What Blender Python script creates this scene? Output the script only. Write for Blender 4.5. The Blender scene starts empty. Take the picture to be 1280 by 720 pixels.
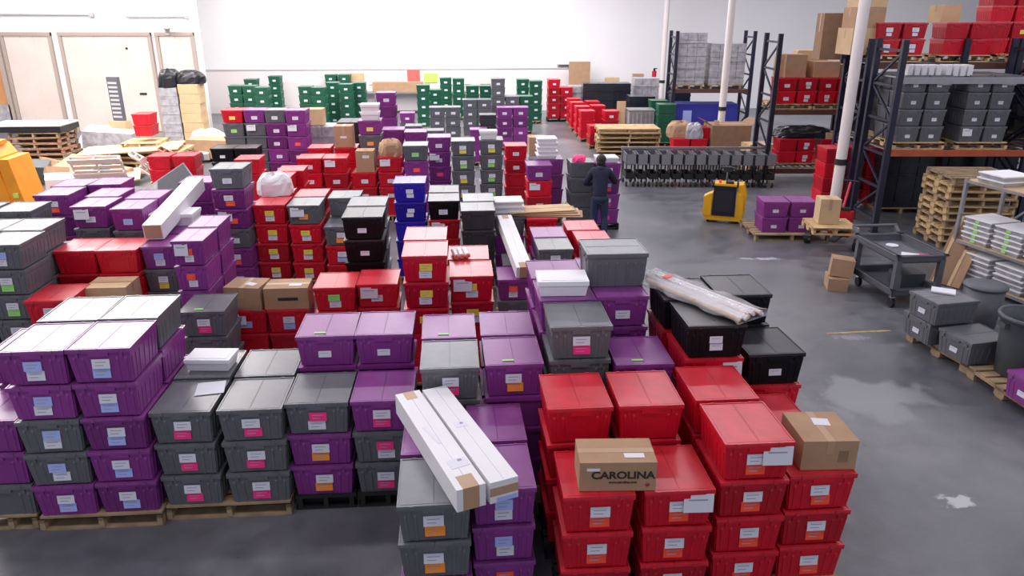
import bpy, math, random
from mathutils import Vector, Matrix, Euler
random.seed(7)
D = bpy.data
C = bpy.context.scene.collection
R = math.radians
ROW = R(4.35)            # the stock rows run at this angle to the camera's axis
cA, sA = math.cos(ROW), math.sin(ROW)
PH, TH = .14, .31        # pallet height, tote stacking pitch

def rv(u, v): return (u*cA - v*sA, u*sA + v*cA)      # row frame -> world

# ------------------------------------------------------------------ materials
M = {}
def mat(name, col, rough=.5, metal=0., spec=.5, bump=0., noise=0., scale=8., emit=None, coat=0., alpha=1.):
    m = D.materials.new(name); m.use_nodes = True
    nt = m.node_tree; b = nt.nodes['Principled BSDF']
    b.inputs['Base Color'].default_value = (*col, 1); b.inputs['Roughness'].default_value = rough
    b.inputs['Metallic'].default_value = metal; b.inputs['Specular IOR Level'].default_value = spec
    b.inputs['Coat Weight'].default_value = coat; b.inputs['Coat Roughness'].default_value = .25
    if alpha < 1: b.inputs['Alpha'].default_value = alpha
    if noise or bump:
        tc = nt.nodes.new('ShaderNodeTexCoord'); n = nt.nodes.new('ShaderNodeTexNoise')
        n.inputs['Scale'].default_value = scale; n.inputs['Detail'].default_value = 4
        nt.links.new(tc.outputs['Object'], n.inputs['Vector'])
        if noise:
            mx = nt.nodes.new('ShaderNodeMixRGB'); mx.blend_type = 'MULTIPLY'
            rp = nt.nodes.new('ShaderNodeMapRange'); rp.inputs[1].default_value = .3; rp.inputs[2].default_value = .7
            rp.inputs[3].default_value = 1-noise; rp.inputs[4].default_value = 1+noise*.5
            nt.links.new(n.outputs[0], rp.inputs[0])
            mx.inputs[0].default_value = 1; mx.inputs[1].default_value = (*col, 1)
            nt.links.new(rp.outputs[0], mx.inputs[2]); nt.links.new(mx.outputs[0], b.inputs['Base Color'])
        if bump:
            bp = nt.nodes.new('ShaderNodeBump'); bp.inputs['Strength'].default_value = bump; bp.inputs['Distance'].default_value = .01
            nt.links.new(n.outputs[0], bp.inputs['Height']); nt.links.new(bp.outputs[0], b.inputs['Normal'])
    if emit:
        b.inputs['Emission Color'].default_value = (*col, 1); b.inputs['Emission Strength'].default_value = emit
    M[name] = m
    return m

PL = {'p': (.235, .036, .240), 'g': (.125, .13, .145), 'r': (.62, .004, .022), 'k': (.004, .004, .006),
      'b': (.022, .012, .42), 'n': (.008, .105, .055), 'd': (.035, .038, .046)}
for k, c in PL.items():
    for q, f in enumerate((1., .72, 1.18)):
        mat('plastic_%s%d' % (k, q), tuple(min(1, x*f) for x in c), rough=.38 if k != 'k' else .5, spec=.5 if k != 'k' else .25, bump=.12, noise=.10, scale=14)
    # lids are the same plastic, scuffed; glare painted in as a paler blotchy tint
    mat('lid_%s' % k, tuple(x*1.0+.012 for x in c), rough=.40, bump=.18, noise=.20, scale=6, spec=.6, coat=.45)
mat('paper', (.72, .72, .78), .6); mat('ink', (.34, .33, .42), .7)
mat('lab_W', (.70, .70, .78), .5); mat('lab_B', (.38, .46, .85), .5); mat('lab_K', (.95, .03, .24), .5)
mat('lab_O', (.98, .30, .02), .5); mat('lab_Y', (.85, .68, .05), .5); mat('lab_G', (.30, .75, .16), .5); mat('lab_R', (.98, .08, .03), .5)
mat('lab_L', (.62, .75, .12), .5)
mat('card', (.42, .255, .15), .8, noise=.12, scale=5, bump=.1); mat('card_dark', (.27, .16, .095), .85, noise=.15, scale=5)
mat('card_tan', (.60, .42, .24), .8, noise=.12, scale=4); mat('tape', (.46, .29, .17), .35)
mat('whitebox', (.80, .78, .80), .55, noise=.04, scale=3); mat('foam', (.86, .85, .88), .7, bump=.2, scale=30)
mat('wood', (.36, .25, .15), .8, noise=.35, scale=6, bump=.3); mat('wood_pale', (.62, .43, .22), .8, noise=.25, scale=5, bump=.3)
mat('wood_red', (.40, .20, .12), .8, noise=.3, scale=5)
mat('orange_beam', (.42, .085, .03), .45, noise=.15); mat('rack_blue', (.012, .014, .035), .45, noise=.2)
mat('steel', (.35, .36, .38), .4, metal=.7, noise=.1); mat('chrome', (.7, .7, .72), .2, metal=1.)
mat('cart_grey', (.105, .11, .13), .5, bump=.1, noise=.1); mat('beam_brown', (.11, .045, .035), .5, noise=.2); mat('beam_grey', (.32, .32, .35), .45, noise=.1); mat('rubber', (.012, .012, .014), .6)
mat('yellow_paint', (.80, .42, .01), .4, noise=.08); mat('orange_paint', (.80, .30, .01), .45, noise=.12, scale=3)
mat('black_plastic', (.01, .01, .012), .35); mat('black_bag', (.012, .013, .018), .28, bump=.9, scale=9)
mat('white_bag', (.80, .78, .80), .35, bump=.9, scale=9); mat('can_grey', (.065, .075, .085), .5, bump=.1, noise=.1)
mat('pole_paint', (.74, .68, .66), .5, noise=.06, scale=2); mat('navy_cloth', (.010, .012, .038), .85, bump=.4, scale=20)
mat('denim', (.022, .035, .085), .9, bump=.3, scale=25); mat('skin', (.45, .25, .18), .55); mat('hair', (.015, .01, .008), .6)
mat('pink_paper', (.95, .05, .25), .5); mat('lime_paper', (.45, .75, .12), .6); mat('coral_paper', (.95, .12, .10), .6)
mat('poly', (.78, .74, .76), .25, bump=.8, scale=12); mat('stretch_wrap', (.42, .41, .44), .3, bump=.9, scale=6, noise=.35)
mat('door_white', (.74, .63, .57), .6, noise=.07, scale=1.2); mat('door_frame', (.42, .34, .30), .6)
mat('truck_inside', (.62, .30, .12), .8, noise=.2, scale=1.5); mat('notice', (.72, .62, .58), .7)
mat('tin', (.5, .48, .5), .5)

def wallmat(name, col):
    mat(name, col, .75, noise=.035, scale=.35, bump=.05)
wallmat('wall_paint', (.80, .79, .80)); wallmat('wall_panel', (.76, .70, .70)); wallmat('ceil_paint', (.62, .62, .63))

def floor_mat():
    m = D.materials.new('concrete'); m.use_nodes = True; nt = m.node_tree; N = nt.nodes; Lk = nt.links
    b = N['Principled BSDF']
    geo = N.new('ShaderNodeNewGeometry')
    def noise(sc, det, dist=0.):
        n = N.new('ShaderNodeTexNoise'); n.inputs['Scale'].default_value = sc; n.inputs['Detail'].default_value = det
        n.inputs['Distortion'].default_value = dist; Lk.new(geo.outputs['Position'], n.inputs['Vector']); return n
    n1 = noise(.45, 5, .6); n2 = noise(3.5, 6, .2); n3 = noise(40, 3)
    cr = N.new('ShaderNodeValToRGB'); e = cr.color_ramp
    e.elements[0].position = .32; e.elements[0].color = (.078, .081, .095, 1)
    e.elements[1].position = .72; e.elements[1].color = (.185, .184, .200, 1)
    Lk.new(n1.outputs[0], cr.inputs[0])
    mx = N.new('ShaderNodeMixRGB'); mx.blend_type = 'OVERLAY'; mx.inputs[0].default_value = .45
    Lk.new(cr.outputs[0], mx.inputs[1]); Lk.new(n2.outputs[0], mx.inputs[2])
    # worn pale patch of old coating in the aisle
    def blob(cx, cy, rx, ry, amp, col, prev, thr=(.35, .5), sc=1.6):
        sub = N.new('ShaderNodeVectorMath'); sub.operation = 'SUBTRACT'; sub.inputs[1].default_value = (cx, cy, 0)
        Lk.new(geo.outputs['Position'], sub.inputs[0])
        dv = N.new('ShaderNodeVectorMath'); dv.operation = 'DIVIDE'; dv.inputs[1].default_value = (rx, ry, 1)
        Lk.new(sub.outputs[0], dv.inputs[0])
        ln = N.new('ShaderNodeVectorMath'); ln.operation = 'LENGTH'; Lk.new(dv.outputs[0], ln.inputs[0])
        ns = noise(sc, 4, .8)
        ad = N.new('ShaderNodeMath'); ad.operation = 'MULTIPLY_ADD'; ad.inputs[1].default_value = -.55
        Lk.new(ln.outputs['Value'], ad.inputs[0]); Lk.new(ns.outputs[0], ad.inputs[2])
        mr = N.new('ShaderNodeMapRange'); mr.inputs[1].default_value = thr[0]-.25; mr.inputs[2].default_value = thr[1]-.25
        mr.inputs[3].default_value = 0; mr.inputs[4].default_value = amp; Lk.new(ad.outputs[0], mr.inputs[0])
        o = N.new('ShaderNodeMixRGB'); o.inputs[2].default_value = (*col, 1)
        Lk.new(mr.outputs[0], o.inputs[0]); Lk.new(prev.outputs[0], o.inputs[1]); return o
    p = mx
    p = blob(4.15, 7.6, .85, .75, .75, (.24, .245, .26), p)
    p = blob(3.4, 10.0, 1.2, 1.6, .35, (.19, .195, .21), p, sc=3)
    p = blob(4.05, 5.72, .22, .16, .95, (.48, .50, .52), p, sc=9)
    p = blob(4.6, 9.4, .35, .14, .6, (.30, .30, .33), p, sc=8)
    p = blob(4.55, 12.9, .6, .12, .8, (.5, .5, .56), p, sc=5)
    Lk.new(p.outputs[0], b.inputs['Base Color'])
    rr = N.new('ShaderNodeMapRange'); rr.inputs[3].default_value = .20; rr.inputs[4].default_value = .50
    Lk.new(n2.outputs[0], rr.inputs[0]); Lk.new(rr.outputs[0], b.inputs['Roughness'])
    bp = N.new('ShaderNodeBump'); bp.inputs['Strength'].default_value = .12; bp.inputs['Distance'].default_value = .01
    Lk.new(n3.outputs[0], bp.inputs['Height']); Lk.new(bp.outputs[0], b.inputs['Normal'])
    M['concrete'] = m
floor_mat()

# ------------------------------------------------------------------ mesh builder
class MB:
    def __init__(s): s.v = []; s.f = []; s.m = []; s.mats = []; s.sm = []
    def mi(s, m):
        if m not in s.mats: s.mats.append(m)
        return s.mats.index(m)
    def add(s, vs, fs, m, T=None, smooth=False):
        o = len(s.v)
        s.v += [tuple(T @ Vector(p)) if T else tuple(p) for p in vs]
        k = s.mi(m)
        for f in fs: s.f.append(tuple(o+i for i in f)); s.m.append(k); s.sm.append(smooth)
        return s
    def box(s, x0, x1, y0, y1, z0, z1, m, T=None, tx=0., ty=0.):
        """box; tx, ty shrink the bottom face inwards (a taper)"""
        vs = [(x0+tx, y0+ty, z0), (x1-tx, y0+ty, z0), (x1-tx, y1-ty, z0), (x0+tx, y1-ty, z0),
              (x0, y0, z1), (x1, y0, z1), (x1, y1, z1), (x0, y1, z1)]
        return s.add(vs, [(0, 3, 2, 1), (4, 5, 6, 7), (0, 1, 5, 4), (1, 2, 6, 5), (2, 3, 7, 6), (3, 0, 4, 7)], m, T)
    def cb(s, c, d, m, T=None):
        return s.box(c[0]-d[0]/2, c[0]+d[0]/2, c[1]-d[1]/2, c[1]+d[1]/2, c[2]-d[2]/2, c[2]+d[2]/2, m, T)
    def tube(s, p, q, r, m, n=10, r2=None, caps=True, T=None):
        p, q = Vector(p), Vector(q); a = (q-p).normalized()
        b = a.orthogonal().normalized(); c = a.cross(b); r2 = r if r2 is None else r2
        vs = []
        for k in range(n):
            t = 2*math.pi*k/n; d = b*math.cos(t)+c*math.sin(t)
            vs += [p+d*r, q+d*r2]
        fs = [(2*k, 2*((k+1) % n), 2*((k+1) % n)+1, 2*k+1) for k in range(n)]
        s.add(vs, fs, m, T, smooth=True)
        if caps:
            s.add([vs[2*k] for k in range(n)], [tuple(range(n))[::-1]], m, T); s.add([vs[2*k+1] for k in range(n)], [tuple(range(n))], m, T)
        return s
    def bar(s, p, q, w, h, m, T=None):
        """rectangular bar from p to q"""
        p, q = Vector(p), Vector(q); a = (q-p).normalized()
        up = Vector((0, 0, 1)) if abs(a.z) < .95 else Vector((0, 1, 0))
        x = a.cross(up).normalized(); y = x.cross(a)
        vs = [e+x*i*w/2+y*j*h/2 for e in (p, q) for i, j in ((-1, -1), (1, -1), (1, 1), (-1, 1))]
        return s.add(vs, [(0, 1, 2, 3), (4, 7, 6, 5), (0, 4, 5, 1), (1, 5, 6, 2), (2, 6, 7, 3), (3, 7, 4, 0)], m, T)
    def prism(s, pts, y0, y1, m, T=None):
        """outline in x,z extruded along y"""
        n = len(pts)
        vs = [(x, y0, z) for x, z in pts]+[(x, y1, z) for x, z in pts]
        fs = [tuple(range(n)), tuple(range(2*n-1, n-1, -1))]+[(k, k+n, (k+1) % n+n, (k+1) % n) for k in range(n)]
        return s.add(vs, fs, m, T)
    def lathe(s, prof, m, n=20, c=(0, 0), T=None):
        vs = [(c[0]+r*math.cos(2*math.pi*k/n), c[1]+r*math.sin(2*math.pi*k/n), z) for r, z in prof for k in range(n)]
        fs = [(i*n+k, i*n+(k+1) % n, (i+1)*n+(k+1) % n, (i+1)*n+k) for i in range(len(prof)-1) for k in range(n)]
        return s.add(vs, fs, m, T, smooth=True)
    def mesh(s, name):
        me = D.meshes.new(name); me.from_pydata(s.v, [], s.f)
        for m in s.mats: me.materials.append(M[m])
        me.polygons.foreach_set('material_index', s.m); me.polygons.foreach_set('use_smooth', s.sm)
        me.update(); return me
    def build(s, name, parent=None, loc=None, rz=0.):
        o = D.objects.new(name, s.mesh(name)); C.objects.link(o)
        if parent: o.parent = parent
        if loc is not None: o.location = loc
        if rz: o.rotation_euler = (0, 0, rz)
        return o

def tag(o, label=None, cat=None, group=None, kind=None):
    for k, x in (('label', label), ('category', cat), ('group', group), ('kind', kind)):
        if x: o[k] = x
    if label and len(label.split()) > 16: print('LONG', label)
    return o
def thing(name, loc, rz, label, cat, group=None):
    o = D.objects.new(name, None); o.empty_display_size = .1; C.objects.link(o)
    o.location = loc; o.rotation_euler = (0, 0, rz)
    return tag(o, label, cat, group)
def link(me, name, parent, loc=(0, 0, 0), rot=None):
    o = D.objects.new(name, me); C.objects.link(o); o.parent = parent; o.location = loc
    if rot: o.rotation_euler = rot
    return o
def struct(o): o['kind'] = 'structure'; return o

# ------------------------------------------------------------------ the tote
def ring(w, d, out, z):
    """outline of a tote wall with moulded vertical ribs (out = how far a rib stands proud)"""
    P = []
    def side(a, b, ribs):
        a, b = Vector(a), Vector(b); t = (b-a); L = t.length; t.normalize(); n = Vector((t.y, -t.x, 0))
        P.append(a)
        for c in ribs:
            m = a+t*(L*c)
            P.extend([m-t*.011, m-t*.008+n*out, m+t*.008+n*out, m+t*.011])
    x, y = w/2, d/2
    e = (.08, .22, .78, .92); l = (.06, .19, .32, .5, .68, .81, .94)
    side((-x, -y, 0), (x, -y, 0), e); side((x, -y, 0), (x, y, 0), l)
    side((x, y, 0), (-x, y, 0), e); side((-x, y, 0), (-x, -y, 0), l)
    return [(p.x, p.y, z) for p in P]
def body_mesh(c, q):
    b = MB(); m = 'plastic_%s%d' % (c, q)
    r0, r1, r2 = ring(.438, .522, .004, 0), ring(.470, .554, .006, .205), ring(.473, .557, .0, .222)
    n = len(r0)
    b.add(r0+r1+r2, [(k, (k+1) % n, n+(k+1) % n, n+k) for k in range(n)]+[(n+k, n+(k+1) % n, 2*n+(k+1) % n, 2*n+k) for k in range(n)]+[tuple(range(n))[::-1]], m)
    b.box(-.237, .237, -.2785, .2785, .222, .262, m)          # reinforcing band
    b.box(-.249, .249, -.291, .291, .262, .276, m)            # rolled rim
    for y in (-1, 1):                                         # hand grip, moulded under the rim at each end
        b.box(-.075, .075, y*.281-.010, y*.281+.010, .234, .262, m)
        for x in (-.17, .17): b.box(x-.012, x+.012, y*.281-.008, y*.281+.008, .222, .262, m)
    return b.mesh('tote_body')
def lid_mesh(c):
    b = MB(); m = 'lid_%s' % c
    for s in (-1, 1):
        x0, x1 = (-.249, -.001) if s < 0 else (.001, .249)
        b.box(x0, x1, -.291, .291, .277, .294, m)
        # raised border of one flap and a shallow panel
        for a, e in ((-.291, -.280), (.280, .291)): b.box(x0, x1, a, e, .294, .299, m)
        b.box(x0 if s < 0 else x1-.010, x0+.010 if s < 0 else x1, -.280, .280, .294, .299, m)
        b.box(x0+.024 if s < 0 else x0+.008, x1-.008 if s < 0 else x1-.024, -.262, .262, .294, .2958, m)
    for x in (-.15, .15):                                     # tie holes' bosses at the ends
        for y in (-1, 1): b.box(x-.014, x+.014, y*.291-.006, y*.291+.006, .272, .301, m)
    return b.mesh('tote_lid')
def sticker(w, h, m, lines=2):
    b = MB(); b.box(-w/2, w/2, -.001, 0, -h/2, h/2, m)
    for k in range(lines):
        z = h*(.18-.34*k); b.box(-w*.34, w*(.30-.16*k), -.0016, -.001, z-h*.04, z+h*.04, 'ink')
    return b.mesh('sticker')
BODY = {(c, q): body_mesh(c, q) for c in PL for q in range(3)}
LID = {c: lid_mesh(c) for c in PL}
STK = {c: sticker(.138, .080, 'lab_'+c, 2) for c in 'WBKOYGR'}
STK['C'] = sticker(.11, .062, 'lab_W', 1)
DOC = sticker(.21, .145, 'paper', 1)
TAGM = MB().box(-.05, .05, -.014, .014, 0, .0015, 'lab_G').mesh('lid_tag')
TILT = math.atan2(.0175, .222)
COL = {'p': 'purple', 'g': 'grey', 'r': 'red', 'k': 'black', 'b': 'blue', 'n': 'green', 'd': 'dark grey'}
STN = {'W': 'white sticker', 'B': 'pale blue sticker', 'K': 'pink sticker', 'O': 'orange sticker', 'Y': 'yellow sticker', 'G': 'green sticker', 'R': 'red sticker', 'C': 'small white card'}
ORD = ['topmost', 'second from top', 'third from top', 'fourth from top', 'fifth from top', 'sixth from top', 'seventh from top']
GRP = {'p': 'purple totes stacked on pallets', 'g': 'grey totes stacked on pallets', 'r': 'red totes stacked on pallets', 'k': 'black totes stacked on pallets',
       'b': 'blue totes in one stack', 'n': 'green totes along the far wall', 'd': 'dark grey totes without stickers'}

def stickers(t, lid, code):
    docx = None
    if 'D' in code: docx = -.10 if code[0] == 'D' else .135
    cs = [c for c in code if c in STK]
    zs = {1: [.115], 2: [.165, .080]}.get(len(cs), [])
    if len(cs) == 2 and cs[0] == 'C': zs = [.165, .095]
    for c, z in zip(cs, zs):
        x = random.uniform(-.012, .012)
        o = link(STK[c], 'sticker', t, (x, -(.261+.0175*z/.222)-.0065, z), (-TILT, 0, 0))
        o['label'] = STN[c]
    if docx is not None:
        o = link(DOC, 'shipping_document', t, (docx, -.2935, .195), (R(-4), 0, R(random.uniform(-2, 2)))); o['label'] = 'white document in a clear sleeve'
    if 'T' in code:
        o = link(TAGM, 'lid_tag', lid, (-.05, -.2, .3)); o['label'] = 'pale paper tag on the lid'
few = MB()               # the small distant totes past the 300 largest, as one object
buried = MB()            # pallets inside the packed blocks
NUM = [0]
MERGED = set([26, 58, 64, 66, 90, 96, 105, 106, 109, 112, 115, 124, 149, 153, 184, 188, 193, 197, 200, 207, 210, 213, 217, 225, 226, 250, 252, 253, 256, 267, 272, 273, 278, 283, 284, 285, 287, 288, 289, 291, 295, 296, 298, 299, 300, 301, 302, 303, 304, 305, 306, 307, 308, 309, 310, 311, 312, 313, 314, 315, 316, 317, 318, 319, 320, 321, 322, 323, 324, 325, 326, 327, 328, 330, 331, 333, 334, 335, 336, 337, 338, 339, 340, 341, 342, 343, 346, 348, 352, 353, 354, 357, 358, 359, 362, 363, 364, 367, 372, 373, 374, 375, 376, 377, 378, 379, 382, 383, 384, 385, 386, 387, 388, 389, 390, 391, 392, 393, 394, 395, 396, 397, 398, 399, 400, 401, 402, 407, 408, 417, 418, 419, 420, 421, 422, 423, 426, 427, 428, 429, 430, 431, 432, 433, 434, 435, 436, 437, 438, 439, 440, 441, 442, 443, 444, 446, 447, 448, 449, 451, 452, 453, 454, 455, 456, 457, 458, 459, 493, 495, 496, 501, 502, 503, 504, 509, 519, 520, 525, 526, 527, 529, 530, 531, 533, 534, 535, 536, 537])
HIDDEN = set([28, 29, 30, 31, 35, 36, 63, 87, 101, 102, 103, 104, 111, 113, 116, 117, 155, 161, 214, 258, 268, 292, 293, 349, 355, 356, 360, 361, 365, 366, 368, 369, 370, 371, 380, 381, 403, 404, 405, 406, 409, 410, 411, 412, 413, 414, 415, 416, 424, 425, 445, 450, 477, 478, 479, 480, 497, 498, 499, 500, 532])
def tote(c, q, loc, rz, code, label, sx=1., group=None, scale=None):
    k = NUM[0]; NUM[0] += 1
    sc_ = scale or (sx, 1, 1)
    T = Matrix.Translation(loc) @ Matrix.Rotation(rz, 4, 'Z') @ Matrix.Diagonal((*sc_, 1))
    if k in HIDDEN:
        mass_tote(T, c); return
    if k in MERGED:
        for me in (BODY[c, q], LID[c]):
            few.add([v.co for v in me.vertices], [tuple(p.vertices) for p in me.polygons], me.materials[0].name_full.split('.')[0], T)
        cs = [x for x in code if x in STK]
        for x, z in zip(cs, {1: [.115], 2: [.165, .080]}.get(len(cs), [])):
            y = -(.261+.0175*z/.222)-.008; few.box(-.064, .064, y-.001, y, z-.037, z+.037, 'lab_W' if x == 'C' else 'lab_'+x, T)
        return
    t = thing('storage_tote', loc, rz, label, 'tote', group or GRP[c])
    t.scale = sc_; t['serial'] = k
    bo = link(BODY[c, q], 'body', t); lo = link(LID[c], 'lid', t)
    stickers(bo, lo, code)
    return t

def mass_tote(T, c):
    few.box(-.237, .237, -.278, .278, 0, .26, 'plastic_%s0' % c, T, tx=.02, ty=.02)
    few.box(-.249, .249, -.291, .291, .262, .298, 'plastic_%s0' % c, T)
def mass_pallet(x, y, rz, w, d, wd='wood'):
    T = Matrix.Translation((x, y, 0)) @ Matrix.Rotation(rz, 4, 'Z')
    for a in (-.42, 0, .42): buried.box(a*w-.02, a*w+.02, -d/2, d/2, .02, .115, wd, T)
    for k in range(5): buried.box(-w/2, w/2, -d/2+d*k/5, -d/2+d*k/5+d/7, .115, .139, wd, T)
    for k in (0, 2, 4): buried.box(-w/2, w/2, -d/2+d*k/5, -d/2+d*k/5+d/7, 0, .02, wd, T)

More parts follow.
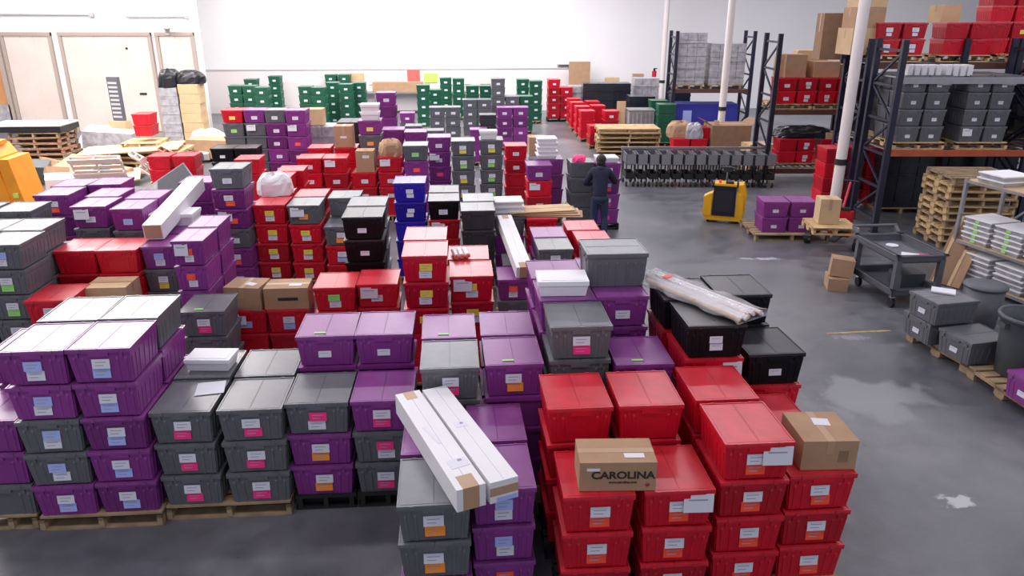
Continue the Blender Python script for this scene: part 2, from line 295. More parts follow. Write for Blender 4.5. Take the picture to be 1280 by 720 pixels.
STACKS = [
 ('P3', -3.854, 5.619, 3, [1, 1, 2], ['-', '-', '-'], 'the low front corner stack by the frame edge', 1, 0),
 ('P2', -3.348, 5.58, 5, [1, 1, 2, 2, 1], ['BW', 'BW', 'BW', 'BW', 'WB'], 'the mixed stack beside the front purple tower', 1, 0),
 ('P', -2.842, 5.591, 5, [1, 1, 1, 1, 1], ['WB', 'WB', 'WB', 'WB', 'WB'], 'the front all-purple tower', 1, 0),
 ('G', -2.324, 5.65, 3, [2, 2, 2], ['WK', 'WK', 'WK'], 'the grey stack beside the purple tower', 1, 0),
 ('G2', -1.765, 5.65, 3, [2, 2, 2], ['WK', 'WK', 'WK'], 'the second grey stack on that pallet', 1.07, 0),
 ('K', -1.224, 5.72, 3, [2, 1, 1], ['KW', 'WO', 'WO'], 'the grey-topped stack with two orange labels', 1.07, 0),
 ('K2', -0.675, 5.72, 3, [1, 2, 2], ['WK', 'KW', 'WK'], 'the stack behind the grey box end, purple on top', 1.07, 0),
 ('P3b', -3.864, 6.25, 4, [1, 1, -1, -1], ['W', '-', '-', '-'], 'the stack behind the low corner stack', 1, 0),
 ('P2b', -3.358, 6.211, 5, [2, 1, 1, 1, 1], ['-', '-', '-', '-', '-'], 'the white-glared stack behind the mixed one', 1, 0),
 ('Pb', -2.852, 6.221, 5, [2, 1, 1, 1, 1], ['-', '-', '-', '-', '-'], 'the stack behind the purple tower', 1, 0),
 ('Gb', -2.334, 6.28, 3, [2, -2, -2], ['-', '-', '-'], 'the row behind the first grey stack', 1, 0),
 ('G2b', -1.781, 6.28, 3, [2, -2, -2], ['-', '-', '-'], 'the row behind the second grey stack', 1.07, 0),
 ('PA', -1.24, 6.42, 4, [1, -1, -1, -1], ['CT', '-', '-', '-'], 'the paired purple totes, the one above orange labels', 1.07, 0),
 ('PB', -0.699, 6.42, 4, [1, -1, -1, -1], ['C', '-', '-', '-'], 'the paired purple totes, beside the long white boxes', 1.07, 0),
 ('F', -0.206, 4.24, 3, [2, 2, 1], ['WO', 'WO', 'WO'], 'the front grey stack under the long white boxes', 1, 0),
 ('F2', 0.275, 4.38, 3, [1, 1, 1], ['BW', 'BW', 'RW'], 'the purple stack under the white box ends', 0.9, 0),
 ('Fb', -0.211, 4.87, 3, [1, -1, -1], ['-', '-', '-'], 'the row behind the front grey stack', 1, 0),
 ('F2b', 0.27, 5.01, 3, [1, -1, -1], ['-', '-', '-'], 'the row behind the purple stack at the aisle', 0.9, 0),
 ('GY1', -0.091, 5.67, 4, [2, 2, -2, -2], ['WK', '-', '-', '-'], 'the stack just above the long white boxes', 1, 0),
 ('PU1', 0.454, 5.7, 4, [1, -1, -1, -1], ['WOT', '-', '-', '-'], 'the stack beside that grey one, tag on lid', 1, 0),
 ('GY1b', -0.101, 6.3, 4, [1, -1, -1, -1], ['T', '-', '-', '-'], 'the far half of the tagged purple lids', 1, 0),
 ('PU1b', 0.444, 6.33, 4, [1, -1, -1, -1], ['-', '-', '-', '-'], 'the plain purple lid behind the tagged one', 1, 0),
 ('GY3', 1.029, 5.74, 5, [2, 2, -2, -2, -2], ['WK', '-', '-', '-', '-'], 'the tall grey stack before the white foam box', 1.06, 0),
 ('PW', 1.0, 6.37, 5, [1, 1, 1, -1, -1], ['-', '-', '-', '-', '-'], 'the stack under the white foam box', 1.06, 0),
 ('PW2', 0.988, 7.0, 5, [1, 1, -1, -1, -1], ['-', '-', '-', '-', '-'], 'the stack behind the white foam box', 1.06, 0),
 ('PUs', 1.526, 6.42, 5, [1, 1, 1, -1, -1], ['W', '-', '-', '-', '-'], 'the stack under the sideways grey tote', 1, 0),
 ('PUs2', 1.509, 7.05, 5, [1, -1, -1, -1, -1], ['-', '-', '-', '-', '-'], 'the stack behind, under the sideways tote', 1, 0),
 ('PUt', 1.561, 5.62, 4, [1, 1, -1, -1], ['T', '-', '-', '-'], 'the stack whose dark purple lid carries a tag', 1, 0),
 ('R1', 0.929, 4.25, 3, [3, 3, 3], ['WR', 'WR', 'WR'], 'the front red stack under the brown printed carton', 1, 0),
 ('R2', 1.493, 4.27, 3, [3, 3, 3], ['WRD', 'WR', 'WR'], 'the red stack with a wide white document', 1, 0),
 ('S', 2.051, 4.34, 4, [3, 3, 3, 3], ['WRD', 'WR', 'WR', 'WR'], 'the tall front red stack with a white document', 1, 0),
 ('T', 2.568, 4.38, 3, [3, 3, 3], ['WR', 'WR', 'WR'], 'the front red stack under the plain carton', 1, 0),
 ('RA', 0.89, 4.92, 4, [3, 3, -3, -3], ['-', '-', '-', '-'], 'the row behind the printed carton', 1, 0),
 ('RB', 1.44, 4.92, 4, [3, 3, -3, -3], ['-', '-', '-', '-'], 'the shiny-lidded row beside the tall red stack', 1, 0),
 ('Sb', 2.041, 4.97, 4, [3, 3, -3, -3], ['-', '-', '-', '-'], 'the row behind the documented red stack', 1, 0),
 ('Tb', 2.558, 5.01, 3, [3, 3, -3], ['-', '-', '-'], 'the row behind the plain carton', 1, 0),
 ('BK1', 2.18, 5.68, 5, [4, 3, 3, -3, -3], ['CC', '-D', '-', '-', '-'], 'the black front corner under the wrapped bundle', 1.03, 0),
 ('BK3', 2.754, 5.74, 4, [4, 3, -3, -3], ['C', '-', '-', '-'], 'the low black tote at the aisle corner', 1.03, 0),
 ('BK4', 2.14, 6.31, 5, [4, 3, -3, -3, -3], ['-', '-', '-', '-', '-'], 'the black tote behind, under the bundle end', 1.03, 0),
 ('BK2', 2.684, 6.38, 5, [4, 4, -4, -4, -4], ['-', '-', '-', '-', '-'], 'the black tote behind, by the open floor', 1.03, 0),
 ('GLf', -5.229, 8.6, 5, [2, 2, 2, 2, 2], ['BW', 'WG', 'WG', 'WG', '-'], 'the big grey block at the frame edge', 1, 0),
 ('GLf0', -5.76, 8.6, 5, [2, 2, 2, 2, 2], ['-', 'WG', '-', '-', '-'], 'the outer grey column cut by the frame', 1, 0),
 ('GLfb', -5.292, 9.23, 5, [2, 2, -2, -2, -2], ['-', '-', '-', '-', '-'], 'the second row of the big grey block', 1, 0),
 ('GLf0b', -5.798, 9.23, 5, [2, -2, -2, -2, -2], ['-', '-', '-', '-', '-'], 'the outer second row of the grey block', 1, 0),
 ('GLc', -5.92, 10.2, 5, [2, 2, -2, -2, -2], ['-', '-', '-', '-', '-'], 'the white-lidded stack before the orange machine', 1, 0),
 ('GLc2', -6.48, 10.2, 5, [2, 2, -2, -2, -2], ['-', '-', '-', '-', '-'], 'the outer white-lidded stack before the machine', 1, 0),
 ('LR3', -4.723, 8.4, 3, [3, 3, -3], ['WB', '-', '-'], 'the low reds beside the grey block', 1, 0),
 ('LR4', -4.217, 8.729, 2, [3, 3], ['-', '-'], 'the red under the small brown carton', 1, 0),
 ('LR1', -4.786, 9.334, 4, [3, 3, -3, -3], ['-', '-', '-', '-'], 'the red pair behind, next to the grey block', 1, 0),
 ('LR2', -4.28, 9.321, 4, [3, 3, -3, -3], ['-', '-', '-', '-'], 'the red pair behind, next to the purple box stand', 1, 0),
 ('LP5', -3.809, 9.45, 4, [1, 2, -2, -2], ['BW', 'WY', '-', '-'], 'the stack holding the slanted white carton end', 0.86, 0),
 ('LP5b', -3.943, 10.08, 4, [1, -1, -1, -1], ['-', '-', '-', '-'], 'the row behind the slanted carton end', 0.86, 0),
 ('LP6', -3.129, 8.6, 5, [1, 1, 1, -1, -1], ['DRW', 'RW', 'W', '-', '-'], 'the stack with a big sheet beside the slanted carton', 0.74, 0),
 ('LP6b', -3.139, 9.23, 5, [1, 1, -1, -1, -1], ['-', '-', '-', '-', '-'], 'the purple row behind that sheet', 0.74, 0),
 ('GR', -2.843, 7.92, 3, [2, 2, -2], ['WKT', '-', '-'], 'the stack with green tape on its lid', 1, 0),
 ('CA', -2.605, 8.7, 2, [3, 3], ['DB', '-'], 'the stack under the shut tape-end carton', 1, 0),
 ('CB', -2.099, 8.7, 2, [3, 3], ['WB', '-'], 'the stack under the carton with dark print', 1, 0),
 ('RA0', -1.495, 8.6, 3, [3, 3, -3], ['GW', '-', '-'], 'the stack with a green sticker', 1, 0),
 ('RB0', -0.988, 8.68, 3, [3, 3, -3], ['DW', '-', '-'], 'the stack with a wide sheet', 1, 0),
 ('RT1', -0.359, 7.82, 5, [3, 3, 3, -3, -3], ['YW', 'YW', 'YW', '-', '-'], 'the tall bright stack above the purple lids', 1, 0),
 ('RT1b', -0.371, 8.45, 5, [3, -3, -3, -3, -3], ['-', '-', '-', '-', '-'], 'the far lid of the tall bright stack', 1, 0),
 ('RT2', 0.15, 8.0, 4, [3, 3, -3, -3], ['DYW', 'YW', '-', '-'], 'the stack bearing a bottle bag', 1, 0),
 ('RT2b', 0.135, 8.63, 4, [3, -3, -3, -3], ['-', '-', '-', '-'], 'the row under the bottle bag', 1, 0),
 ('PuL', 0.755, 9.6, 2, [1, 2], ['RW', 'W'], 'the low stack under the long slanted carton', 0.86, 0),
 ('PuLb', 0.87, 10.22, 2, [2, -2], ['-', '-'], 'the low row behind, under the slanted carton', 0.86, 0),
 ('GrY', 1.373, 9.95, 3, [2, -2, -2], ['WY', '-', '-'], 'the stack with a lime label behind the foam box', 1, 0),
 ('PuLd', 1.37, 10.58, 3, [1, -1, -1], ['-', '-', '-'], 'the shiny lid behind the lime-labelled tote', 1, 0),
 ('RDp', 1.991, 10.3, 3, [3, 3, -3], ['-', '-', '-'], 'the stack behind the sideways grey tote', 1, 0),
 ('RDp2', 1.93, 10.93, 3, [3, 3, -3], ['-', '-', '-'], 'the pink-lit lid near the flattened cartons', 1, 0),
 ('RDc', 1.367, 11.6, 3, [3, -3, -3], ['-', '-', '-'], 'the row under the flattened cartons', 1, 0),
 ('LP1', -5.869, 11.15, 5, [1, 1, -1, -1, -1], ['WR', '-', '-', '-', '-'], 'the stack nearest the orange machine', 1, 0),
 ('LP1b', -5.927, 11.78, 5, [1, -1, -1, -1, -1], ['-', '-', '-', '-', '-'], 'the row behind the stack nearest the machine', 1, 0),
 ('LP2', -5.421, 11.85, 5, [1, 1, -1, -1, -1], ['W', '-', '-', '-', '-'], 'the purple stack before the pallet debris', 1, 0),
 ('LP3', -5.026, 10.4, 5, [1, 2, -2, -2, -2], ['DW', 'W', '-', '-', '-'], 'the stack with a wide sheet near the machine', 0.95, 0),
 ('LP3b', -5.1, 11.03, 5, [1, -1, -1, -1, -1], ['-', '-', '-', '-', '-'], 'the row behind that wide sheet', 0.95, 0),
 ('LP4', -4.452, 10.23, 5, [1, 2, -2, -2, -2], ['B', 'B', '-', '-', '-'], 'the stack facing the slanted white carton', 0.86, 0),
 ('LP4b', -4.48, 10.86, 5, [1, -1, -1, -1, -1], ['-', '-', '-', '-', '-'], 'the far lid facing the slanted white carton', 0.95, 0),
 ('LPx', -4.072, 11.9, 5, [1, 1, -1, -1, -1], ['R', '-', '-', '-', '-'], 'the stack behind the slanted white carton', 1, 0),
 ('ST', -3.403, 11.35, 6, [2, 1, 1, 2, 1, 1], ['W', 'WR', 'DR', 'W', 'WR', 'W'], 'the tall mixed stack beside the yellow labels', 0.98, 0),
 ('E', -2.902, 11.6, 4, [3, 3, 3, 3], ['YW', 'YW', 'YW', 'YW'], 'the stack with yellow labels by the tall mixed one', 1, 0),
 ('E2', -2.364, 11.53, 4, [2, 3, 3, 3], ['DO', 'YW', 'YW', 'YW'], 'the yellow-labelled stack with a grey top', 1, 0),
 ('Eb', -2.95, 12.23, 4, [3, -3, -3, -3], ['-', '-', '-', '-'], 'the row under the white bag', 1, 0),
 ('E2b', -2.374, 12.16, 4, [3, -3, -3, -3], ['-', '-', '-', '-'], 'the row behind the grey-topped stack', 1, 0),
 ('M1', -1.799, 11.37, 3, [2, 3, 3], ['WO', 'WB', '-'], 'the stack half hidden by the black pair', 1, 0),
 ('M1b', -1.809, 12.0, 4, [2, -2, -2, -2], ['-', '-', '-', '-'], 'the row behind the half-hidden grey one', 1, 0),
 ('BKa', -1.224, 9.55, 5, [4, 4, -4, -4, -4], ['C', 'C', '-', '-', '-'], 'the black pair standing above red lids', 1.05, 0),
 ('BKab', -1.234, 10.18, 5, [2, 2, -2, -2, -2], ['-', '-', '-', '-', '-'], 'the row behind the black pair', 1.05, 0),
 ('B', -0.723, 11.6, 5, [5, 5, 5, 5, -5], ['CC', 'CC', 'CC', '-', '-'], 'the bright blue stack', 1, 0),
 ('BkR', -0.198, 11.67, 4, [4, 3, 3, -3], ['W', 'D', '-', '-'], 'the stack beside the blue totes', 1, 0),
 ('BkRb', -0.2, 12.3, 4, [4, -4, -4, -4], ['-', '-', '-', '-'], 'the row behind that black lid', 1, 0),
 ('GrBig', 0.324, 11.0, 4, [7, 7, -7, -7], ['-', '-', '-', '-'], 'the unlabelled dark stack beside the black-topped one', 1.04, 0),
 ('GrBigb', 0.355, 11.63, 4, [2, -2, -2, -2], ['-', '-', '-', '-'], 'the row behind the unlabelled dark stack', 1, 0),
 ('GrW', 0.861, 11.75, 3, [2, 1, -1], ['D', 'R', '-'], 'the stack under the white tray boxes', 1, 0),
 ('Rl', -3.236, 13.7, 4, [3, -3, -3, -3], ['-', '-', '-', '-'], 'the sloping reds behind the white bag', 1, 0),
 ('Rl2', -3.12, 14.33, 4, [3, -3, -3, -3], ['-', '-', '-', '-'], 'the far sloping red lid', 1, 0),
 ('RedB', -4.243, 15.6, 4, [3, 3, -3, -3], ['Y', '-', '-', '-'], 'the lone red before the black pair', 1, 0),
 ('RC1', -2.997, 15.62, 4, [3, 3, 3, 3], ['W', 'W', 'W', 'W'], 'the red row behind yellow labels, outer', 1, 0),
 ('RC2', -2.477, 15.6, 4, [3, 3, 3, -3], ['D', 'W', 'W', '-'], 'the red row with a wide sheet', 1, 0),
 ('RC3', -1.889, 15.6, 3, [3, 3, -3], ['W', 'W', '-'], 'the red stack under the upright carton', 1, 0),
 ('RC4', -1.354, 15.6, 4, [3, 3, 3, -3], ['D', 'W', 'W', '-'], 'the red stack under the wrapped parcel', 1, 0),
 ('GP', -0.791, 15.15, 5, [2, 1, 1, 1, -1], ['G', 'R', 'W', '-', '-'], 'the stack behind the blue totes, green sticker', 1, 0),
 ('PPx', -0.331, 16.2, 5, [1, 1, 1, -1, -1], ['W', 'DW', 'K', '-', '-'], 'the purple stack between two grey ones', 1, 0),
 ('PPy', -0.87, 17.0, 5, [1, -1, -1, -1, -1], ['-', '-', '-', '-', '-'], 'the purple lids behind the green sticker', 1, 0),
 ('CC', 0.175, 15.65, 5, [2, 2, 2, 2, -2], ['WY', 'WG', 'WY', 'WY', '-'], 'the grey tower with lime labels', 1, 0),
 ('CD', 0.771, 15.75, 5, [2, 2, 2, 2, -2], ['WY', 'WG', 'WG', 'WG', '-'], 'the grey tower under a white box', 1, 0),
 ('RD', 1.378, 16.85, 4, [3, 3, 3, 3], ['W', 'W', '-', '-'], 'the dark red tower beside the grey ones', 1, 0),
 ('PuA', 1.652, 14.5, 4, [1, 3, 3, -3], ['W', 'D', 'W', '-'], 'the purple-topped stack at the aisle', 1, 0),
 ('PuAb', 1.97, 15.15, 4, [1, -1, -1, -1], ['-', '-', '-', '-'], 'the row under the aisle white boxes', 1, 0),
 ('Q0', 2.544, 14.75, 4, [2, 2, 2, 2], ['-', '-', '-', '-'], 'the grey column beside the stooping person', 1, 0),
 ('Q', 3.05, 14.62, 4, [1, 1, 1, 1], ['WR', 'BR', 'WK', 'K'], 'the purple column beside the stooping person', 1, 0),
 ('BL1', -5.128, 17.0, 4, [4, 4, -4, -4], ['C', 'C', '-', '-'], 'the black pair, outer one, below red and purple', 1, 0),
 ('BL2', -4.622, 17.0, 4, [4, 4, -4, -4], ['C', 'C', '-', '-'], 'the black pair behind the lone red', 1, 0),
 ('RP1', -5.305, 18.75, 6, [3, 2, -2, -2, -2, -2], ['Y', 'G', '-', '-', '-', '-'], 'the red-topped stack above the black totes', 1, 0),
 ('RP2', -4.799, 18.75, 6, [1, 2, -2, -2, -2, -2], ['W', 'D', '-', '-', '-', '-'], 'the purple-topped stack above the black totes', 1, 0),
 ('PT1', -4.294, 18.7, 6, [2, 1, 1, 1, 1, 1], ['W', 'W', 'W', 'W', 'W', 'W'], 'the tall pink-lit tower, grey topped', 1, 0),
 ('PT2', -3.786, 18.6, 6, [1, 1, 1, 1, 1, -1], ['W', 'D', 'R', 'W', '-', '-'], 'the tall pink-lit purple tower', 1, 0),
 ('PG', -1.832, 16.6, 6, [1, 2, -2, -2, -2, -2], ['Y', 'O', '-', '-', '-', '-'], 'the purple and grey stack behind the carton', 1, 0),
 ('PG2', -1.701, 19.5, 7, [1, 1, 1, -1, -1, -1, -1], ['W', '-', '-', '-', '-', '-', '-'], 'the tall purple stack behind it', 1, 0),
 ('PG3', -1.394, 17.4, 5, [1, -1, -1, -1, -1], ['-', '-', '-', '-', '-'], 'the dim purple stack behind the parcel', 1, 0),
 ('RX', -3.0, 16.9, 4, [3, -3, -3, -3], ['-', '-', '-', '-'], 'the red lids behind the red row', 1, 0),
 ('RX2', -2.42, 16.9, 4, [3, -3, -3, -3], ['-', '-', '-', '-'], 'the red lids beside the upright carton', 1, 0),
 ('PCT1', 1.62, 24.2, 4, [1, 1, 1, 1], ['W', 'W', 'W', 'W'], 'the far purple pair, outer column', 1, 0),
 ('PCT2', 2.126, 24.2, 4, [1, 1, 1, 1], ['W', 'W', 'W', 'W'], 'the far purple pair, aisle column', 1, 0),
 ('DG', 0.997, 22.4, 4, [7, 7, 7, 7], ['-', '-', '-', '-'], 'the far dark grey stack beside the purple pair', 1, 0),
 ('GG1', -0.535, 24.4, 4, [2, 2, 2, -2], ['W', 'W', 'W', '-'], 'the far pink-lit grey pair, outer column', 1, 0),
 ('GG2', -0.029, 24.4, 4, [2, 2, 2, -2], ['W', 'W', 'W', '-'], 'the far pink-lit grey pair, inner column', 1, 0),
 ('GH1', 0.557, 26.6, 4, [2, 2, 2, -2], ['W', 'W', 'W', '-'], 'the far grey pair by the dark stack', 1, 0),
 ('GH2', 1.063, 26.6, 4, [2, 2, -2, -2], ['W', 'W', '-', '-'], 'the far grey pair touching the tall grey', 1, 0),
 ('GT', 1.611, 27.6, 6, [2, 2, 2, 2, 2, -2], ['W', 'W', 'W', '-', '-', '-'], 'the tallest far grey stack', 1, 0),
 ('GT2', 2.117, 27.6, 4, [2, 2, -2, -2], ['W', 'W', '-', '-'], 'the short grey stack by the tallest', 1, 0),
 ('PS', -1.56, 25.6, 3, [1, 2, -2], ['W', 'W', '-'], 'the small stack on the far open floor', 1, 0),
 ('LG', -1.2, 22.5, 3, [2, -2, -2], ['-', '-', '-'], 'the low grey block on the far floor', 1, 0),
 ('LG2', -0.55, 21.5, 3, [2, 1, -1], ['-', 'W', '-'], 'the low grey block behind the purple lids', 1, 0),
 ('PL5', 0.695, 21.6, 3, [1, -1, -1], ['-', '-', '-'], 'the purple lid before the far dark stack', 1, 0),
 ('D', 4.076, 31.0, 5, [3, 3, 3, 3, 3], ['W', 'W', 'W', 'W', 'W'], 'the far red tower at the aisle end', 1, 0),
 ('D2', 4.582, 31.0, 4, [3, 3, 3, 3], ['W', 'W', 'W', 'W'], 'the shorter far red tower', 1, 0),
 ('A1', 4.62, 24.3, 2, [3, 3], ['-', '-'], 'the aisle line, end next to the flat pallets', 1, 0),
 ('A2', 4.55, 25.7, 3, [3, 3, 3], ['-', '-', '-'], 'the aisle line, second stack from the pallets', 1, 0),
 ('A2b', 5.35, 25.6, 3, [3, 3, -3], ['W', '-', '-'], 'the aisle line, inner stack with a label', 1, 0),
 ('A3', 4.6, 27.0, 3, [3, 3, 3], ['-', '-', '-'], 'the aisle line, third stack from the pallets', 1, 0),
 ('A4', 4.62, 28.3, 3, [3, 3, 3], ['-', '-', '-'], 'the aisle line, stack near the red towers', 1, 0),
 ('A5', 4.7, 29.6, 3, [3, 3, -3], ['-', '-', '-'], 'the aisle line, last before the red towers', 1, 0),
 ('A3b', 5.2, 27.2, 3, [3, -3, -3], ['-', '-', '-'], 'the aisle line, inner far row', 1, 0),
 ('A4b', 5.25, 28.6, 3, [3, -3, -3], ['-', '-', '-'], 'the aisle line, inner farthest row', 1, 0),
 ('RBk1', -6.857, 17.9, 3, [3, 3, 3], ['-', '-', '-'], 'the plain red pair by the debris, outer column', 1.02, 0),
 ('RBk2', -6.29, 17.9, 3, [3, 3, 3], ['-', '-', '-'], 'the plain red pair behind the leaning board', 1.02, 0),
 ('RBx', -8.72, 22.0, 2, [3, 3], ['-', '-'], 'the small red stack below the black bags', 1, 0.78),
 (100, -8.004, 29.06, 5, [6, 6, 6, 6, 6], ['W', 'W', 'W', 'W', 'W'], 'outermost of the far green row', 1, 0),
 (101, -7.498, 29.022, 5, [6, 6, 6, 6, 6], ['W', 'W', 'W', 'W', 'W'], 'second of the far green row from the bags', 1, 0),
 (102, -6.896, 28.332, 5, [6, 6, 6, 6, 6], ['W', 'W', 'W', 'W', 'W'], 'third of the far green row from the bags', 1, 0),
 (103, -8.171, 31.967, 5, [6, 6, 6, 6, 6], ['W', 'W', 'W', 'W', 'W'], 'behind, small lid atop the far green row', 1, 0),
 (104, -7.577, 33.593, 5, [6, 6, 6, 6, 6], ['W', 'W', 'W', 'W', 'W'], 'the unlabelled bright green stack', 1, 0),
 (105, -5.38, 28.535, 5, [6, 6, 6, 6, 6], ['W', 'W', 'W', 'W', 'W'], 'the broad green lids, outer column', 1, 0),
 (106, -4.85, 28.176, 5, [6, 6, 6, 6, 6], ['W', 'W', 'W', 'W', 'W'], 'the broad green lids, inner column', 1, 0),
 (107, -4.651, 30.184, 5, [6, 6, 6, 6, 6], ['W', 'W', 'W', 'W', 'W'], 'the first white-labelled dark green column', 1, 0),
 (108, -4.037, 29.432, 5, [6, 6, 6, 6, 6], ['W', 'W', 'W', 'W', 'W'], 'the second white-labelled dark green column', 1, 0),
 (109, -3.625, 30.106, 5, [6, 6, 6, 6, 6], ['W', 'W', 'W', 'W', 'W'], 'the green column with a carton on it', 1, 0),
 (110, -5.33, 34.325, 5, [6, 6, 6, 6, 6], ['W', 'W', 'W', 'W', 'W'], 'the high green row, outer column', 1, 0),
 (111, -4.74, 34.28, 5, [6, 6, 6, 6, 6], ['W', 'W', 'W', 'W', 'W'], 'the high green row, inner column', 1, 0),
 (112, -4.193, 35.686, 5, [6, 6, 6, 6, 6], ['W', 'W', 'W', 'W', 'W'], 'the green stack beside the purple-white trays', 1, 0),
 (113, -1.122, 28.87, 5, [6, 6, 6, 6, 6], ['W', 'W', 'W', 'W', 'W'], 'the single green column on bare floor', 1, 0),
 (114, -0.72, 30.341, 4, [6, 6, 6, 6], ['W', 'W', 'W', 'W'], 'the short green beside the single column', 1, 0),
 (115, -0.303, 32.183, 5, [6, 6, 6, 6, 6], ['W', 'W', 'W', 'W', 'W'], 'the high green stack under the notices', 1, 0),
 (116, 0.221, 31.731, 5, [6, 6, 6, 6, 6], ['W', 'W', 'W', 'W', 'W'], 'the green stack with a lime slip', 1, 0),
 (117, 0.707, 28.395, 5, [6, 6, 6, 6, 6], ['W', 'W', 'W', 'W', 'W'], 'the far green pair by the tall grey, outer', 1, 0),
 (118, 1.213, 28.362, 5, [6, 6, 6, 6, 6], ['W', 'W', 'W', 'W', 'W'], 'the far green pair by the tall grey, inner', 1, 0),
 (119, 2.821, 31.13, 5, [6, 6, 6, 6, 6], ['W', 'W', 'W', 'W', 'W'], 'the green pair nearest the red tower, outer', 1, 0),
 (120, 3.269, 30.321, 5, [6, 6, 6, 6, 6], ['W', 'W', 'W', 'W', 'W'], 'the green pair nearest the red tower, inner', 1, 0),
 (121, 2.623, 27.636, 4, [6, 6, 6, 6], ['W', 'W', 'W', 'W'], 'the low green before that pair', 1, 0),
]
NOPAL = ['P', 'P2', 'G', 'G2', 'P3', 'D', 'D2', 'Q', 'RBk1', 'RBk2', 'A1', 'A2', 'A3', 'A4', 'A5', 'A2b']
CH = 'pgrkbnd'
for (code, u, v, n, cols, labs, where, sx, z0) in STACKS:
    rz0 = ROW + R(random.uniform(-.9, .9))
    x, y = rv(u, v+.2925)
    if z0 == 0 and code not in NOPAL: mass_pallet(x, y, ROW, .5*sx, .585, 'rubber' if code in ('K', 'K2', 'F', 'F2', 'R1', 'R2', 'S', 'Fb', 'F2b', 'RA') else 'wood')  # listed pallets coloured dark, standing in for the shade beneath those stacks
    for k in range(n):
        z = PH+z0+(n-1-k)*TH
        c = cols[k]; hid = c < 0
        c = CH[abs(c)-1]
        dx = 0 if k == 0 else random.uniform(-.006, .006)
        q = 0 if (k == 0 or c in 'kgnd') else random.choice((0, 0, 1, 1, 2))
        jit = R(random.uniform(-.5, .5))
        if hid:
            mass_tote(Matrix.Translation((x, y, z)) @ Matrix.Rotation(ROW, 4, 'Z') @ Matrix.Diagonal((sx, 1, 1, 1)), c); continue
        lab = '%s tote, %s in %s' % (COL[c], ORD[k], where)
        tote(c, q, (x+dx, y, z), rz0+jit, labs[k] if k < len(labs) else '-', lab, sx)

# ------------------------------------------------------------------ pallets
def pallet_mesh(w, d, m='wood', h=.14, seed=1, ns=3, nb=7):
    rnd = random.Random(seed); b = MB()
    for k in range(ns):
        x = -w/2+.02+(w-.04)*k/(ns-1)
        for y0, y1 in ((-d/2, -d/2+.13), (-.08, .08), (d/2-.13, d/2)): b.box(x-.022, x+.022, y0, y1, .018, h-.02, m)
        b.box(x-.022, x+.022, -d/2, d/2, h-.055, h-.02, m)
    bw = d/(nb+.9)
    for k in range(nb):
        y = -d/2+bw/2+(d-bw)*k/(nb-1); j = rnd.uniform(-.006, .006)
        b.box(-w/2+j, w/2+j, y-bw*.42, y+bw*.42, h-.02, h, m)
    for y in (-d/2+bw/2, 0, d/2-bw/2): b.box(-w/2, w/2, y-bw*.42, y+bw*.42, 0, .018, m)
    return b.mesh('pallet')
def pallet(x, y, rz, w, d, label, m='wood', z=0, seed=1, group='wooden pallets on the floor'):
    o = D.objects.new('wooden_pallet', pallet_mesh(w, d, m, seed=seed)); C.objects.link(o)
    o.location = (x, y, z); o.rotation_euler = (0, 0, rz)
    return tag(o, label, 'pallet', group)
def stk(code): return next(s for s in STACKS if s[0] == code)
def under(a, b, label, dep=1.25, m='wood', seed=1, grow=.25, dy=0):
    A, B = stk(a), stk(b); u = (A[1]+B[1])/2; w = abs(B[1]-A[1])+2*grow
    x, y = rv(u, A[2]+dep/2+dy)
    pallet(x, y, ROW, w, dep, label, m, seed=seed)
under('P2', 'P', 'pallet under the purple tower at the front corner', seed=2)
under('G', 'G2', 'pale worn pallet under the front grey pair of stacks', seed=3)
under('P3', 'P3', 'dim pallet under the low stack at the frame edge', seed=4, grow=.22)
under('RBk1', 'RBk2', 'pallet under the plain red pair by the debris', dep=.6, seed=5)
under('D', 'D2', 'dark pallet under the two far red towers', dep=.6, m='rubber', seed=6)
under('Q', 'Q', 'dark pallet under the purple column by the stooping person', dep=.62, m='rubber', seed=7)
for k, a in enumerate(('A1', 'A2', 'A3', 'A4', 'A5', 'A2b')):
    under(a, a, 'pallet under the red aisle line, %s' % ('beside the flat pallets', 'second along', 'third along', 'fourth along', 'at the far end', 'inner side')[k], dep=.6, seed=8+k)

# ------------------------------------------------------------------ cartons and boxes
def carton(x, y, z, w, d, h, rz, label, m='card', cat='carton', group=None, tape='tape', name='carton', front_tape=True, tapelong=False):
    """closed carton; x, y is the middle of its front bottom edge"""
    t = thing(name, (x, y, z), rz, label, cat, group)
    b = MB(); g = .004
    b.box(-w/2, w/2, 0, d, 0, h-.006, m)
    if tapelong: b.box(-w/2, -g, 0, d, h-.006, h, m); b.box(g, w/2, 0, d, h-.006, h, m)
    else: b.box(-w/2, w/2, 0, d/2-g, h-.006, h, m); b.box(-w/2, w/2, d/2+g, d, h-.006, h, m)
    b.build('box_body', t)
    if tape:
        k = MB()
        if tapelong:
            k.box(-.028, .028, -.001, d+.001, h, h+.0012, tape); k.box(-.028, .028, -.0015, 0, h*.55, h, tape)
        else:
            k.box(-w/2-.001, w/2+.001, d/2-.028, d/2+.028, h, h+.0012, tape)
            for s in (-1, 1): k.box(min(s*w/2, s*(w/2+.0015)), max(s*w/2, s*(w/2+.0015)), d/2-.028, d/2+.028, h*.6, h, tape)
        k.build('tape', t)
    return t
def patch(t, name, c, d, m, rot=None, label=None):
    o = MB().box(-d[0]/2, d[0]/2, -d[1]/2, d[1]/2, 0, .0015, m).build(name, t, c)
    if rot: o.rotation_euler = rot
    if label: o['label'] = label
    return o
